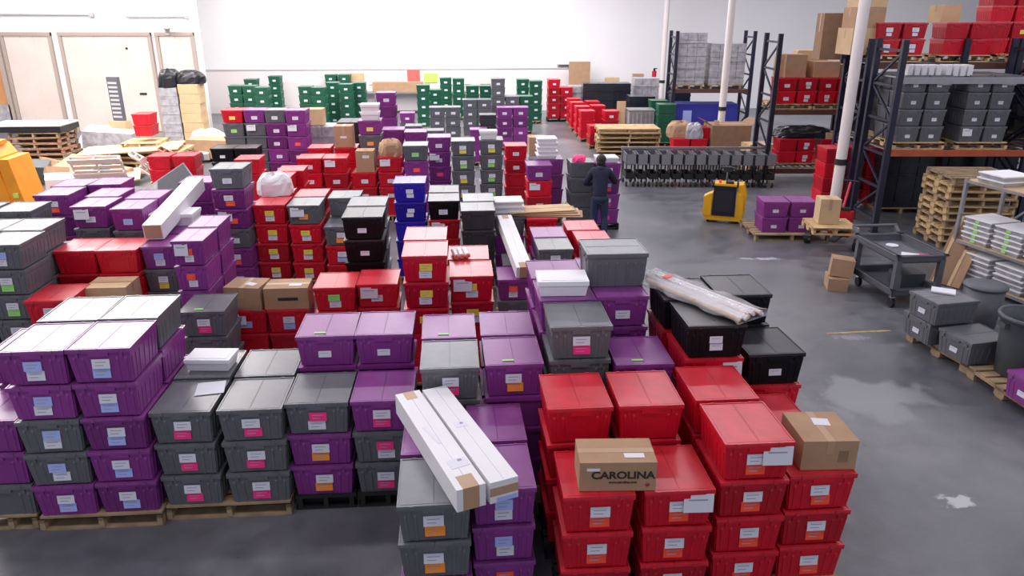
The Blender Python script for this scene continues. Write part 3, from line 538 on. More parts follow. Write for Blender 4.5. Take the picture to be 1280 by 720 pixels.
def lettering(t, s, size, loc, rot, m='ink', name='lettering', sx=1.):
    cu = D.curves.new(name, 'FONT'); cu.body = s; cu.size = size; cu.align_x = 'CENTER'; cu.extrude = .0006; cu.offset = size*.035
    f = D.objects.new(name, cu); C.objects.link(f); bpy.context.view_layer.update()
    me = D.meshes.new_from_object(f.evaluated_get(bpy.context.evaluated_depsgraph_get())); D.objects.remove(f); D.curves.remove(cu)
    me.materials.clear(); me.materials.append(M[m])
    o = D.objects.new(name, me); C.objects.link(o); o.parent = t; o.location = loc; o.rotation_euler = rot
    o.scale = (sx, 1, 1); return o
mat('print_black', (.03, .02, .02), .7); mat('print_red', (.35, .05, .04), .7)

zt = lambda n: PH+n*TH+.0
def top(n): return PH+(n-1)*TH+.301

c = carton(.725, 4.375, top(3), .53, .31, .225, R(1), 'brown carton with bold black print on the front red stacks', group=None)
lettering(c, 'CAROLINA', .078, (.035, -.0015, .100), (R(90), 0, 0), 'print_black', sx=1.12)
lettering(c, 'www.carolina.com', .026, (.035, -.0015, .062), (R(90), 0, 0), 'print_black')
patch(c, 'small_print', (-.17, -.001, .17), (.09, .022), 'whitebox', (R(90), 0, 0), 'pale strip')
patch(c, 'address_label', (.12, .085, .2265), (.14, .055), 'paper', None, 'white address label')
k = MB(); k.lathe([(.001, 0), (.016, 0), (.016, .0015), (.001, .0015)], 'print_red', 12); o = k.build('round_mark', c, (.205, -.0005, .05)); o.rotation_euler = (R(90), 0, 0)
c = carton(2.275, 4.63, top(3), .40, .42, .235, R(1.5), 'plain brown carton with a white label, above the aisle corner reds', tapelong=True, tape='tape')
patch(c, 'address_label', (.03, .27, .2365), (.12, .10), 'paper', (0, 0, R(-8)), 'white address label')
patch(c, 'side_print', (.10, -.001, .11), (.07, .09), 'card_dark', (R(90), 0, 0))
def on(code, n=None): 
    s = stk(code); return s[1], s[2], top(n or s[3])
u, v, z = on('CB'); x, y = rv(u, v+.03)
c = carton(x, y, z, .53, .36, .27, ROW, 'brown carton with a dark printed word, beside the plain taped one', 'card')
patch(c, 'print_word', (.02, -.001, .13), (.24, .04), 'print_black', (R(90), 0, 0)); patch(c, 'address_label', (.10, .12, .2715), (.15, .07), 'paper')
u, v, z = on('CA'); x, y = rv(u-.02, v+.03)
c = carton(x, y, z, .44, .38, .29, ROW+R(-9), 'brown carton turned askew on the red stack end', 'card', tapelong=True)
patch(c, 'address_label', (.07, .15, .2915), (.13, .09), 'paper', (0, 0, R(-20)))
u, v, z = on('LR4'); x, y = rv(u-.04, v+.10)
c = carton(x, y, z, .50, .42, .30, ROW, 'pale brown carton behind the white-glared lids', 'card_tan')
patch(c, 'print_word', (0, -.001, .15), (.24, .03), 'print_black', (R(90), 0, 0))
u, v, z = on('RC3'); x, y = rv(u+.03, v+.05)
c = carton(x, y, z, .37, .36, .44, ROW, 'upright brown carton on the red stack behind the blue totes', 'card', tapelong=True); patch(c, 'address_label', (.02, -.001, .32), (.14, .06), 'paper', (R(90), 0, 0))
u, v, z = on('RX2'); x, y = rv(u-.03, v+.06)
c = carton(x, y, z, .40, .38, .46, ROW, 'tall brown carton standing behind the red row', 'card', tapelong=True); patch(c, 'address_label', (0, -.001, .22), (.14, .05), 'paper', (R(90), 0, 0))
x, y = rv(-3.55, 19.6)
carton(x, y, PH+1.36, .50, .42, .40, ROW, 'orange-brown carton on the dark wrapped pallet', 'card_tan')
x, y = rv(2.20, 19.9)
carton(x, y, .62, .46, .5, .46, ROW, 'brown carton behind the aisle white boxes', 'card')
# pallet load below that carton and the far wrapped loads
def wrapped(x, y, z, w, d, h, rz, label, m='stretch_wrap', group='stretch-wrapped loads', rows=5, cols=3):
    t = thing('wrapped_load', (x, y, z), rz, label, 'wrapped load', group)
    b = MB(); r = random.Random(int(x*100))
    for i in range(cols):
        for j in range(rows):
            q = .012*r.random(); b.box(-w/2+w*i/cols+.008, -w/2+w*(i+1)/cols-.008, q, d-q, h*j/rows+.006, h*(j+1)/rows-.006, m)
    b.box(-w/2+.02, w/2-.02, .03, d-.03, 0, h-.01, m)
    b.build('load', t)
    f = MB()
    for j in range(4): z0 = h*(.08+.24*j); f.box(-w/2-.006, w/2+.006, -.006, d+.006, z0, z0+.05, m)
    f.build('wrap_film', t)
    pb = MB(); 
    for i in (-1, 0, 1): pb.box(i*w*.42-.03, i*w*.42+.03, 0, d, -.14, -.03, 'wood')
    pb.box(-w/2, w/2, 0, d, -.03, 0, 'wood'); pb.build('pallet_base', t)
    return t
x, y = rv(2.2, 19.85); wrapped(x, y, .14, .5, .55, .47, ROW, 'low wrapped load under a brown carton by the aisle', 'stretch_wrap', rows=2, cols=1)
x, y = rv(-3.5, 19.5); wrapped(x, y, .14, .9, .8, 1.34, ROW, 'wrapped white-striped load under an orange-brown carton', 'stretch_wrap')
mat('dark_wrap', (.02, .023, .032), .22, bump=.9, scale=5)
x, y = rv(-2.55, 20.2); wrapped(x, y, .14, 1.05, .9, 1.35, ROW, 'black wrapped load behind the tall brown carton', 'dark_wrap')

def longbox(p, q, z, w, h, label, end, group, zq=None):
    """long white box lying from near end p to far end q (world x,y of the near / far end middles)"""
    p, q = Vector(p), Vector(q); L = (q-p).length; a = math.atan2(-(q-p).x, (q-p).y)
    t = thing('long_box', (p.x, p.y, z), a, label, 'long box', group)
    if zq is not None: t.rotation_euler = (math.atan2(zq-z, L), 0, a)
    b = MB(); b.box(-w/2, w/2, 0, L, 0, h-.004, 'whitebox'); b.box(-w/2, -.002, 0, L, h-.004, h, 'whitebox'); b.box(.002, w/2, 0, L, h-.004, h, 'whitebox')
    b.build('box_body', t)
    if end == 'wide':
        k = MB(); k.box(-w*.28, w*.28, -.0015, 0, 0, h+.001, 'tape'); k.box(-w*.28, w*.28, 0, .15, h, h+.0012, 'tape'); k.build('end_tape', t)
        k = MB(); k.box(-w*.2, w*.25, L-.13, L, h, h+.0012, 'tape'); k.build('end_tape', t)
    elif end == 'band':
        k = MB(); k.box(-w/2-.001, w/2+.001, -.0015, 0, h*.33, h*.72, 'tape'); k.build('end_tape', t)
    else:
        k = MB(); k.box(-w/2+.012, w/2-.012, -.0015, 0, .01, h-.01, 'tape'); k.build('end_flap', t)
    return t, L
t, L = longbox((-.268, 4.175), (-.86, 5.49), top(3), .205, .17, 'long white box with brown taped end, beside the grey stack', 'wide', 'long white boxes on the front stacks')
patch(t, 'address_label', (.02, .30, .1705), (.14, .11), 'paper', (0, 0, R(4))); patch(t, 'ink_mark', (.04, .33, .1722), (.03, .025), 'ink'); patch(t, 'faint_stamp', (-.03, .72, .1705), (.025, .26), 'lab_W', (0, 0, R(8)))
t, L = longbox((-.052, 4.265), (-.648, 5.58), top(3), .205, .165, 'long white box with a brown band across its end, above purple totes', 'band', 'long white boxes on the front stacks')
patch(t, 'address_label', (-.01, .80, .1655), (.09, .08), 'paper'); patch(t, 'ink_mark', (0, .81, .1675), (.025, .02), 'ink'); patch(t, 'end_label', (.02, -.002, .02), (.15, .035), 'lab_B', (R(90), 0, 0))
u, v, z = on('LP5')
t, L = longbox((-4.66, 9.40), (-4.84, 11.35), z+.02, .24, .20, 'long white carton lying slanted over the purple rows near the debris', 'flap', None, zq=z+.24)
u, v, z = on('PuL')
t, L = longbox((.165, 9.66), (-.13, 11.35), z+.02, .22, .16, 'long white carton slanting down beside the red bottle stack', 'wide', None, zq=z+.32)

def flatbox(x, y, z, w, d, h, rz, label, group=None, m='whitebox', lip=True):
    t = thing('white_box', (x, y, z), rz, label, 'box', group)
    b = MB(); b.box(-w/2, w/2, 0, d, 0, h*.72, m, tx=.02, ty=.02); b.build('tray', t)
    b = MB(); b.box(-w/2-.008, w/2+.008, -.008, d+.008, h*.72, h, m); b.box(-w/2+.03, w/2-.03, .03, d-.03, h, h+.004, m); b.build('box_lid', t)
    return t
u, v, z = on('PW'); x, y = rv(u-.03, v+.09); flatbox(x, y, z, .46, .33, .15, ROW+R(-2), 'white foam cooler box on the purple stack above the pink-stickered grey', m='foam')
u, v, z = on('Gb'); x, y = rv(u+.02, v+.12); flatbox(x, y, z, .40, .25, .12, ROW+R(-5), 'white foam tray box on the grey lids behind the first pallet', m='foam')
u, v, z = on('CD'); x, y = rv(u-.06, v+.1); flatbox(x, y, z, .36, .30, .17, ROW, 'white box on top of the grey tower')
u, v, z = on('LP5b'); x, y = rv(u-.06, v+.36)
flatbox(x, y, z+.0, .66, .40, .17, ROW, 'white foam box lying behind the slanted carton', m='foam')
for k in range(3):
    u, v, z = on('GrW'); x, y = rv(u-.02+.015*(k % 2), v+.05); flatbox(x, y, z+.083*k, .48, .40, .08, ROW+R(2*k-2), 'white tray box, %s of three behind the slanted carton' % ('lowest', 'middle', 'topmost')[k], 'white tray boxes beside the dark stack')
for k in range(5):
    u, v, z = on('PuAb'); x, y = rv(u-.1+.02*(k % 2), v+.02); flatbox(x, y, z+.083*k, .40, .42, .08, ROW, 'flat white box, number %d up in the aisle pile' % (k+1), 'flat white boxes at the aisle')
for k in range(2):
    u, v, z = on('PG'); x, y = rv(u+.02, v+.05); flatbox(x, y, z+.17*k, .38, .40, .165, ROW, '%s white-glared box on the purple and grey stack' % ('lower', 'upper')[k], 'white boxes on the purple and grey stack')
u, v, z = on('Q'); x, y = rv(u-.02, v+.05); flatbox(x, y, z, .42, .40, .10, ROW, 'flat white box on the purple column by the person')

# parcels, bags, bundles
def lump(name, x, y, z, sx, sy, sz, m, label, cat, seed=1, rz=0., flat=.35, group=None, box=.62, rough=.05):
    r = random.Random(seed); b = MB(); nu, nv = 26, 12; vs = []
    ph = [r.uniform(0, 6.28) for _ in range(6)]; cp = lambda t, e: math.copysign(abs(t)**e, t)
    for j in range(nv+1):
        th = math.pi*j/nv
        for i in range(nu):
            a = 2*math.pi*i/nu
            k = 1+.06*math.sin(3*a+ph[0]+2*th)+.05*math.sin(5*a+ph[1]-3*th)+rough*r.uniform(-1, 1)*math.sin(th)
            X, Y, Z = cp(math.sin(th), box)*cp(math.cos(a), box)*k, cp(math.sin(th), box)*cp(math.sin(a), box)*k, -cp(math.cos(th), box)*(1+.10*math.sin(4*a+ph[2])+rough*r.uniform(-1, 1))
            vs.append((X*sx/2, Y*sy/2, (max(Z, -flat)+flat)*sz/(1+flat)))
    fs = [(j*nu+i, j*nu+(i+1) % nu, (j+1)*nu+(i+1) % nu, (j+1)*nu+i) for j in range(nv) for i in range(nu)]
    b.add(vs, fs, m, smooth=False)
    o = b.build(name, None, (x, y, z), rz); return tag(o, label, cat, group)
u, v, z = on('RC4'); x, y = rv(u+.02, v+.28); lump('wrapped_parcel', x, y, z, .46, .44, .33, 'card', 'crumpled brown parcel on the red stack behind the blue totes', 'parcel', 3)
u, v, z = on('Eb'); x, y = rv(u-.02, v+.20); lump('plastic_bag', x, y, z-.01, .55, .42, .34, 'white_bag', 'crumpled white plastic bag over the red lids', 'bag', 5, .4)
u, v, z = on('RT2b')
x, y = rv(u-.06, v+.02)
t = thing('bottle_bag', (x, y, z), ROW+R(15), 'clear bag of bottles lying on the red lids', 'bag')
b = MB()
for k in range(3): b.tube((-.09+.07*k, 0, .035), (-.06+.07*k, .26, .035), .033, 'poly', 10)
b.build('bottle_row', t)
b = MB()
for k in range(3): b.tube((-.09+.07*k, -.03, .035), (-.09+.07*k, 0, .035), .02, 'lab_R', 8)
b.build('bottle_cap', t)

# long clear-wrapped bundle over the black totes
t = thing('wrapped_bundle', (2.03, 5.98, top(5)+.01), math.atan2(.58, .86), 'long clear-wrapped bundle of pale rods lying over the black totes', 'bundle')
b = MB(); r = random.Random(4)
for k in range(16):
    xx = -.15+.02*k; zz = .015+.05*(1-abs(k-7.5)/8)*r.random()+.01
    b.tube((xx+.01*r.random(), -.02-.05*r.random(), zz), (xx*.8+.02*r.random(), 1.12+.08*r.random(), zz+.02*r.random()), .013+.006*r.random(), 'card_tan' if k % 5 == 0 else 'poly', 7)
b.build('rod_bundle', t)
nu = 26; vs = []
for j in range(15):
    for i in range(nu):
        a = math.pi*2*i/nu; w = .19-.035*math.sin(j*1.3)-.05*(j > 12); hh = .085+.02*math.sin(j*2.1+i)
        vs.append((w*math.cos(a)+.012*math.sin(5*a+j), -.06+1.28*j/14, max(.0, .02+hh*math.sin(a)+.008*math.sin(7*a+2*j))))
mat('film', (.85, .83, .86), .18, bump=1., scale=16, alpha=.32)
b = MB(); b.add(vs, [(j*nu+i, j*nu+(i+1) % nu, (j+1)*nu+(i+1) % nu, (j+1)*nu+i) for j in range(14) for i in range(nu)], 'film', smooth=True); b.build('plastic_film', t)
b = MB(); b.box(-.03, .03, .1, .104, .09, .092, 'lab_R'); b.box(-.05, .04, .93, 1.0, .098, .101, 'lab_R'); b.build('tape_mark', t)

# sideways grey tote
u, v, z = on('PUs'); x, y = rv(u-.01, v+.52)
t = tote('g', 0, (x, y, z), ROW+R(90), '-', 'grey ribbed tote standing sideways on the purple pair of stacks', 1.0, 'grey tote standing crosswise', (1.05, 1.02, 1.12))
u, v, z = on('ST')

# flattened cartons in the middle
u, v, z = on('RDc')
for k in range(4):
    x, y = rv(u+.12-.03*k, v+.12+.02*k)
    o = MB().box(-.55, .55, 0, .45, 0, .012, 'card_tan' if k % 2 else 'card').box(-.55, .55, .22, .228, .012, .014, 'card_dark').build('flattened_carton', None, (x, y, z+.022*k), ROW+R(5*k-8))
    tag(o, 'flattened tan carton, %s of the pile by the aisle' % ('lowest', 'second', 'third', 'topmost')[k], 'flattened carton', 'flattened cartons by the aisle')

s_ = stk('G'); x, y = rv(s_[1]+.12, s_[2]+.42)
o = MB().prism([(-.11, 0), (.10, 0), (.13, .0015), (-.11, .0015)][::-1], -.12, .12, 'paper').build('pale_patch', None, (x, y, top(3)), ROW+R(10)); tag(o, 'thin white patch lying on the first grey stack', 'paper')  # thin flat white piece on the lid
# pink papers
u, v, z = on('Q0'); x, y = rv(u-.06, v+.16)
lump('pink_cloth', x, y, z-.01, .26, .24, .13, 'pink_paper', 'bright pink cloth on the grey column by the person', 'cloth', 9)

# ------------------------------------------------------------------ the room
fl = MB().box(-22, 26, -4, 40, -.1, 0, 'concrete').build('floor'); struct(fl)
p0, p1 = (4.35, 9.52), (5.28, 9.62)
mat('faded_yellow', (.42, .30, .12), .7, noise=.4, scale=12)
struct(MB().bar((*p0, .001), (*p1, .001), .045, .004, 'faded_yellow').build('trim_3'))
def wallseg(name, p, q, z0, z1, th, m):
    o = MB().bar((p[0], p[1], (z0+z1)/2), (q[0], q[1], (z0+z1)/2), th, z1-z0, m).build(name); return struct(o)
WH = 7.5
b0, b1 = rv(-16.5, 35.1), rv(28, 35.1)
wallseg('wall_back', b0, b1, 0, WH, .2, 'wall_paint')
wallseg('wall_left', (-21.9, -4), (-21.9, 28.7), 0, WH, .2, 'wall_paint')
wallseg('wall_dock', (-21.9, 28.7), (-11.35, 28.7), 0, WH, .25, 'wall_paint')
wallseg('wall_return', (-11.47, 28.8), (-13.9, 34.0), 0, WH, .2, 'wall_paint')
wallseg('wall_right', (25.9, -4), (25.9, 38), 0, WH, .2, 'wall_paint')
struct(MB().box(-22, 26, -4, 40, WH, WH+.2, 'ceil_paint').build('ceiling'))
# low panel band along the back wall with its top rail
p0, p1 = rv(-11.9, 34.93), rv(5.3, 34.93)
o = MB().bar((*p0, .92), (*p1, .92), .08, 1.84, 'wall_panel').build('trim_1'); struct(o)
o = MB().bar((*p0, 1.86), (*p1, 1.86), .14, .05, 'tin').build('trim_2'); struct(o)
# dock doors
def door(n, x0, x1, h, seams, extra=None):
    y = 28.5
    f = MB(); f.box(x0-.12, x0, y-.04, y+.06, 0, h+.1, 'door_frame'); f.box(x1, x1+.12, y-.04, y+.06, 0, h+.1, 'door_frame'); f.box(x0-.12, x1+.12, y-.06, y+.06, h, h+.12, 'door_frame')
    fo = struct(f.build('door_%d' % n))
    p = MB(); e = x0
    for s in list(seams)+[x1]:
        p.box(e+.012, s-.012, y, y+.05, 0.02, h, 'door_white'); p.box(e, s, y+.02, y+.05, .02, h, 'door_frame'); e = s
    po = p.build('door_panel', fo)
    for s in seams: MB().box(s-.03, s+.03, y-.02, y, .05, h-.05, 'door_white').build('door_seam_strip', fo)
    if extra: extra(fo, y)
    return fo
def d2x(fo, y):
    MB().box(-13.75, -13.5, y-.03, y, 1.35, 1.42, 'rubber').build('door_handle', fo)
    MB().box(-14.0, -13.93, y-.03, y, 2.95, 3.02, 'rubber').build('door_latch', fo)
door(1, -18.35, -16.75, 3.42, (-17.75, -17.3)); door(2, -16.25, -13.15, 3.42, (-15.1, -14.15), d2x); door(3, -12.75, -11.6, 3.42, (-12.2,))
o = MB().box(-21, -18.6, 28.50, 28.56, .9, 3.2, 'truck_inside').box(-21, -18.6, 28.47, 28.5, 2.75, 2.95, 'whitebox').box(-21, -18.6, 28.46, 28.5, 2.95, 3.3, 'door_frame').box(-18.66, -18.5, 28.4, 28.55, 0, 3.4, 'door_frame').box(-21, -18.6, 28.4, 28.5, 0, 1.0, 'stretch_wrap').build('door_4'); struct(o)
t = thing('wall_conduit', (-17.5, 28.5, 4.16), 0, 'thin grey conduit running along the wall above the doors', 'conduit')
MB().tube((-3, 0, 0), (2.4, 0, -.03), .03, 'tin', 8).build('pipe', t); MB().box(2.4, 2.55, -.06, .02, -.1, .04, 'tin').build('junction_box', t)
t = thing('wall_conduit', (-13, 28.5, 4.06), 0, 'short grey conduit above the third dock door', 'conduit')
MB().tube((-.8, 0, 0), (1.3, 0, 0), .025, 'tin', 8).build('pipe', t); MB().box(1.3, 1.42, -.06, .02, -.06, .04, 'tin').build('junction_box', t)
t = thing('dock_lamp', (-12.35, 28.45, 3.45), 0, 'grey swivel dock lamp over the third door', 'lamp')
MB().box(-.06, .06, -.1, .05, 0, .12, 'tin').build('bracket', t); MB().tube((0, -.05, .1), (.12, -.35, .32), .07, 'tin', 12, .13).build('lamp_head', t); MB().tube((.11, -.33, .30), (.03, -.2, .55), .02, 'tin', 6).build('arm', t)
# things against the wall band
def board(x, y, z, w, h, m, label, name='leaning_board', cat='board', rz=ROW, th=.03, tilt=-8, group=None):
    o = MB().box(-w/2, w/2, 0, th, 0, h, m).box(-w/2+.02, w/2-.02, -.003, 0, .02, h-.02, m).build(name, None, (x, y, z)); o.rotation_euler = (R(tilt), 0, rz)
    return tag(o, label, cat, group)
for u, w, h, m, lab in ((-1.75, .55, .55, 'coral_paper', 'bright coral notice on the far wall band'), (-.98, .62, .40, 'lime_paper', 'lime green notice beside the coral one'),
                        (-4.3, .75, .5, 'card_tan', 'tan paper sheet on the far wall band'), (-3.3, .9, .52, 'notice', 'pale paper sheet beside the tan one'), (.3, 1.0, .5, 'whitebox', 'white sheet on the far wall band'), (1.6, .8, .5, 'notice', 'off-white sheet near the tall grey stack')):
    x, y = rv(u, 34.85); board(x, y, 1.28 if w < .7 else 1.2, w, h, m, lab, 'wall_notice', 'notice', tilt=0, group=None)
x, y = rv(-2.4, 33.9); carton(x, y, .95, 2.2, .5, .42, ROW, 'wide low orange carton under the coral notice', 'card', tape=None)
x, y = rv(-2.4, 33.9)
t = thing('work_bench', (x, y, 0), ROW, 'long pale bench along the far wall under the notices', 'bench')
MB().box(-3.2, 3.2, 0, .7, .89, .95, 'steel').build('bench_top', t)
for s in (-3.1, -1, 1, 3.1):
    for e in (.04, .66): MB().box(s-.03, s+.03, e-.03, e+.03, 0, .89, 'steel').build('leg', t)
MB().box(-3.15, 3.15, .62, .66, .1, .89, 'wall_panel').build('back_panel', t)
t = thing('wall_fan', (*rv(5.0, 34.95), 1.95), ROW, 'grey bracket on the wall above the red towers', 'bracket')
MB().box(-.32, .32, -.12, 0, 0, .09, 'tin').build('housing', t); MB().box(-.26, .26, -.14, -.12, .02, .06, 'rubber').build('slot', t)

# ------------------------------------------------------------------ poles
for x, y, r, lab in ((6.62, 15.05, .105, 'white round pole nearest the open aisle, brown carton at its foot'), (6.62, 24.1, .11, 'white round pole rising behind the big brown cartons'), (6.62, 34.2, .11, 'thin white pole near the far wall beside the wrapped loads')):
    t = thing('support_pole', (x, y, 0), 0, lab, 'pole', 'white support poles')
    MB().tube((0, 0, 0), (0, 0, WH-.02), r, 'pole_paint', 20).build('pole', t)
    MB().box(-.2, .2, -.2, .2, 0, .02, 'steel').build('foot_plate', t)
    MB().tube((0, 0, 1.30), (0, 0, 1.42), r+.012, 'rubber', 20).build('strap', t)

# ------------------------------------------------------------------ pallet racks
def rack(x, y, z_top, width, depth, levels, label, mats=('orange_beam',), bays=1):
    t = thing('pallet_rack', (x, y, 0), 0, label, 'rack', 'blue and orange pallet racks')
    for bi in range(bays+1):
        X = bi*width/bays
        f = MB()
        for yy in (0, depth):
            f.box(X-.055, X+.055, yy-.045, yy+.045, 0.01, z_top, 'rack_blue'); f.box(X-.08, X+.08, yy-.07, yy+.07, 0, .012, 'rack_blue')
        f.build('upright_frame', t)
        g = MB(); zs = [.25, .9, 1.55, 2.2, 2.85, z_top-.2]
        for k, z in enumerate(zs):
            g.bar((X, 0, z), (X, depth, z), .04, .05, 'rack_blue')
            if k < len(zs)-1: g.bar((X, 0 if k % 2 else depth, z), (X, depth if k % 2 else 0, zs[k+1]), .035, .045, 'rack_blue')
        g.build('bracing', t)
    for li, z in enumerate(levels):
        m = mats[min(li, len(mats)-1)]
        for bi in range(bays):
            a, e = bi*width/bays+.045, (bi+1)*width/bays-.045
            for yy in (-.045, depth+.0):
                MB().box(a, e, yy, yy+.045, z-.11, z, m).box(a, e, yy+.01, yy+.04, z, z+.012, m).build('beam', t)
            d = MB()
            n = 12
            for k in range(n+1): xx = a+(e-a)*k/n; d.box(xx-.012, xx+.012, 0, depth, z-.02, z+.004, 'steel')
            for k in range(7): yy = depth*k/6; d.box(a, e, yy-.004, yy+.004, z+.004, z+.01, 'steel')
            d.build('wire_deck', t)
    return t
rack(7.33, 14.67, 3.70, 2.72, 1.07, (1.65, 3.02), 'near rack with the orange beam, loaded with grey totes', ('orange_beam', 'beam_grey'))
rack(7.33, 16.05, 3.68, 3.9, 1.07, (1.65, 3.20), 'rack backing the near one, red totes on its top shelf', ('beam_brown',), bays=2)
rack(10.20, 14.67, 3.70, 2.72, 1.07, (1.65, 3.02), 'rack continuing past the frame edge beside the grey totes', ('orange_beam', 'beam_grey'))
rack(6.60, 19.40, 3.70, 2.05, 1.07, (.36, 1.86), 'middle rack of red totes and cartons behind the grey carts', ('beam_brown',))
rack(5.55, 26.5, 3.62, 2.6, 1.07, (.36, 1.72), 'farthest rack with wrapped loads, by the thin pole', ('beam_brown',))
rack(8.80, 19.40, 3.70, 2.2, 1.07, (.36, 1.86), 'middle rack bay hidden partly by the near pole', ('beam_brown',))

def rtotes(x, y, z, ncol, nlev, c, pitch, sx, where, codes=None, sy=1., rz=0., skip=()):
    for i in range(ncol):
        for k in range(nlev):
            if (i, k) in skip: continue
            code = (codes or {}).get((i, k), 'C')
            lab = '%s tote, %s of the %s column in %s' % (COL[c], ('bottom', 'second', 'third', 'fourth', 'fifth')[k] if nlev > 1 else 'only', ('first', 'second', 'third', 'fourth', 'fifth')[i], where)
            t = tote(c, k % 2 if c == 'r' else 0, (x+pitch*(i+.5), y+.29, z+TH*k*1.03), rz, code, lab, sx, 'totes on the racks', (sx, sy, 1.03))
def rpallet(x, y, z, w, label, m='wood_pale'):
    pallet(x, y, 0, w, 1.0, label, m, z, seed=int(x*10), group='pallets on the racks')
# near rack, orange-beam level: two pallets of grey totes
rpallet(7.43+.50, 15.17, 1.665, .98, 'pallet under the first grey block on the orange beam')
rtotes(7.45, 14.68, 1.80, 2, 4, 'g', .455, .86, 'the first rack block above the orange beam', {(1, 3): 'CD'})
rpallet(8.66+.50, 15.17, 1.665, .98, 'pallet under the second grey block on the orange beam')
rtotes(8.68, 14.68, 1.80, 2, 4, 'g', .455, .86, 'the second rack block above the orange beam', {(1, 3): 'CD', (0, 0): 'D'})
rtotes(10.32, 14.68, 1.80, 1, 4, 'g', .455, .86, 'the rack block cut by the frame edge', {(0, 0): 'WK', (0, 1): 'WK'})
for xx in (7.45, 8.68, 10.32):
    for i in range(2):
        for k in range(4): mass_tote(Matrix.Translation((xx+.455*(i+.5), 15.48, 1.80+TH*1.03*k)) @ Matrix.Diagonal((.86, .68, 1.03, 1)), 'g')
# top shelf of the rack behind: reds
rpallet(7.9, 16.6, 3.22, 1.05, 'pallet under the labelled red pair high on the rack')
rtotes(7.42, 16.1, 3.36, 2, 2, 'r', .52, .98, 'the high shelf above the grey block', {(0, 0): 'WC', (1, 0): 'WC', (0, 1): 'WC', (1, 1): 'WC'})
rpallet(9.3, 16.6, 3.22, 1.05, 'pallet under the plain red block high on the rack')
rtotes(8.80, 16.1, 3.36, 2, 2, 'r', .52, .98, 'the plain red block high on the rack', {k: '-' for k in ((0, 0), (0, 1), (1, 0), (1, 1))})
rpallet(10.75, 16.6, 3.22, 1.05, 'pallet under the tall red block by the frame edge')
rtotes(9.95, 16.6, 3.36, 3, 4, 'r', .52, .98, 'the tall red block by the frame edge', {(i, k): 'Y' if i else '-' for i in range(3) for k in range(4)})
for xx, zz, ww, hh, lab in ((8.6, .14, 1.2, 1.15, 'dark wrapped load on the floor behind the tall pallet pile'), (10.2, .14, 1.5, 1.2, 'dark wrapped load under the rack near the steel shelf'),
        (10.25, 1.80, 1.6, 1.1, 'dark wrapped load behind the second grey block'), (8.3, 1.80, 1.2, 1.1, 'dark wrapped load behind the first grey block')): wrapped(xx, 16.15, zz, ww, .8, hh, 0, lab, 'dark_wrap', rows=3)
# white flat boxes filed under the high shelf
for k in range(9):
    xx = 7.55+.135*k+(.06 if k > 4 else 0)
    o = MB().box(-.045, .045, 0, .3, 0, .2, 'whitebox').box(-.03, .03, -.002, 0, .03, .17, 'paper').build('file_box', None, (xx, 14.75, 3.045)); tag(o, 'white file box standing in the row above the grey rack totes', 'file box', 'white file boxes in a row')
# cartons on top
carton(7.27, 16.2, 3.36, .62, .6, .52, R(6), 'tall brown carton, lowest of the high pile by the pole', 'card_tan'); carton(7.30, 16.22, 3.882, .62, .55, .40, R(4), 'brown carton in the middle of the high pile', 'card')
carton(7.32, 16.25, 4.285, .60, .5, .45, R(2), 'orange-tan carton topping the high pile', 'card_tan'); carton(6.9, 17.0, 3.22, .45, .5, .95, R(-4), 'tall grey-brown carton beside the high carton pile', 'card_dark')
carton(9.3, 16.9, 3.99, .45, .4, .34, R(10), 'tan carton tilted on the plain red block', 'card_tan')
# gap fillers inside the near rack bay under the beam
for k, (xx, yy, n) in enumerate(((7.55, 16.5, 4), (8.1, 16.5, 4))):
    rtotes(xx-.25, yy, .14, 1, n, 'r', .5, .98, ('the dim floor stack behind the near upright', 'the dim floor stack behind the pallet pile')[k], {(0, j): '-' for j in range(4)})
for k, (xx, yy, n) in enumerate(((6.85, 16.3, 4), (6.3+.05, 17.2, 0))):
    if n: rtotes(xx-.02, yy, .14, 1, n, 'r', .46, .9, 'the pink-lit floor stack behind the white pole', {(0, j): '-' for j in range(4)})
# middle rack
rpallet(7.13, 19.95, 1.875, .95, 'pallet under the red totes on the middle rack, first block'); rpallet(8.12, 19.95, 1.875, .95, 'pallet under the red totes on the middle rack, second block')
rtotes(6.66, 19.42, 2.02, 2, 2, 'r', .52, .98, 'the middle rack first block', {(0, 0): 'W', (1, 0): 'WC', (1, 1): 'WC', (0, 1): 'W'})
rtotes(7.72, 19.42, 2.02, 2, 2, 'r', .46, .9, 'the middle rack second block', {(0, 0): 'WC', (1, 0): 'W', (0, 1): 'W', (1, 1): 'W'})
carton(7.12, 19.55, 2.655, .52, .5, .55, 0, 'tall brown carton on the middle rack first block', 'card'); carton(7.90, 19.55, 2.655, .66, .5, .38, R(2), 'wide brown carton on the middle rack second block', 'card')
carton(8.45, 19.6, 2.655, .42, .5, .30, R(-3), 'small dark carton at the end of the middle rack', 'card_dark'); carton(7.72, 20.1, 2.66, .8, .4, .62, 0, 'tan carton behind the wide brown one on the middle rack', 'card_tan')
carton(6.83, 19.7, 2.655, .2, .4, .55, 0, 'narrow tan carton beside the rack upright', 'card_tan')
rtotes(6.9, 19.44, .50, 2, 2, 'r', .47, .92, 'the low bay of the middle rack', {(0, 0): '-', (0, 1): '-', (1, 0): 'WC', (1, 1): 'WC'})
rtotes(7.98, 19.44, .50, 1, 2, 'r', .47, .92, 'the low bay end of the middle rack', {(0, 0): 'W', (0, 1): 'W'})
rpallet(7.4, 19.95, .365, 1.1, 'pallet in the low bay of the middle rack, first'); rpallet(8.25, 19.95, .365, .55, 'pallet in the low bay of the middle rack, second')
lump('black_bag', 7.6, 19.85, 1.14, 1.45, .7, .26, 'black_bag', 'black plastic bag over the low red totes', 'bag', 12, 0, .2)
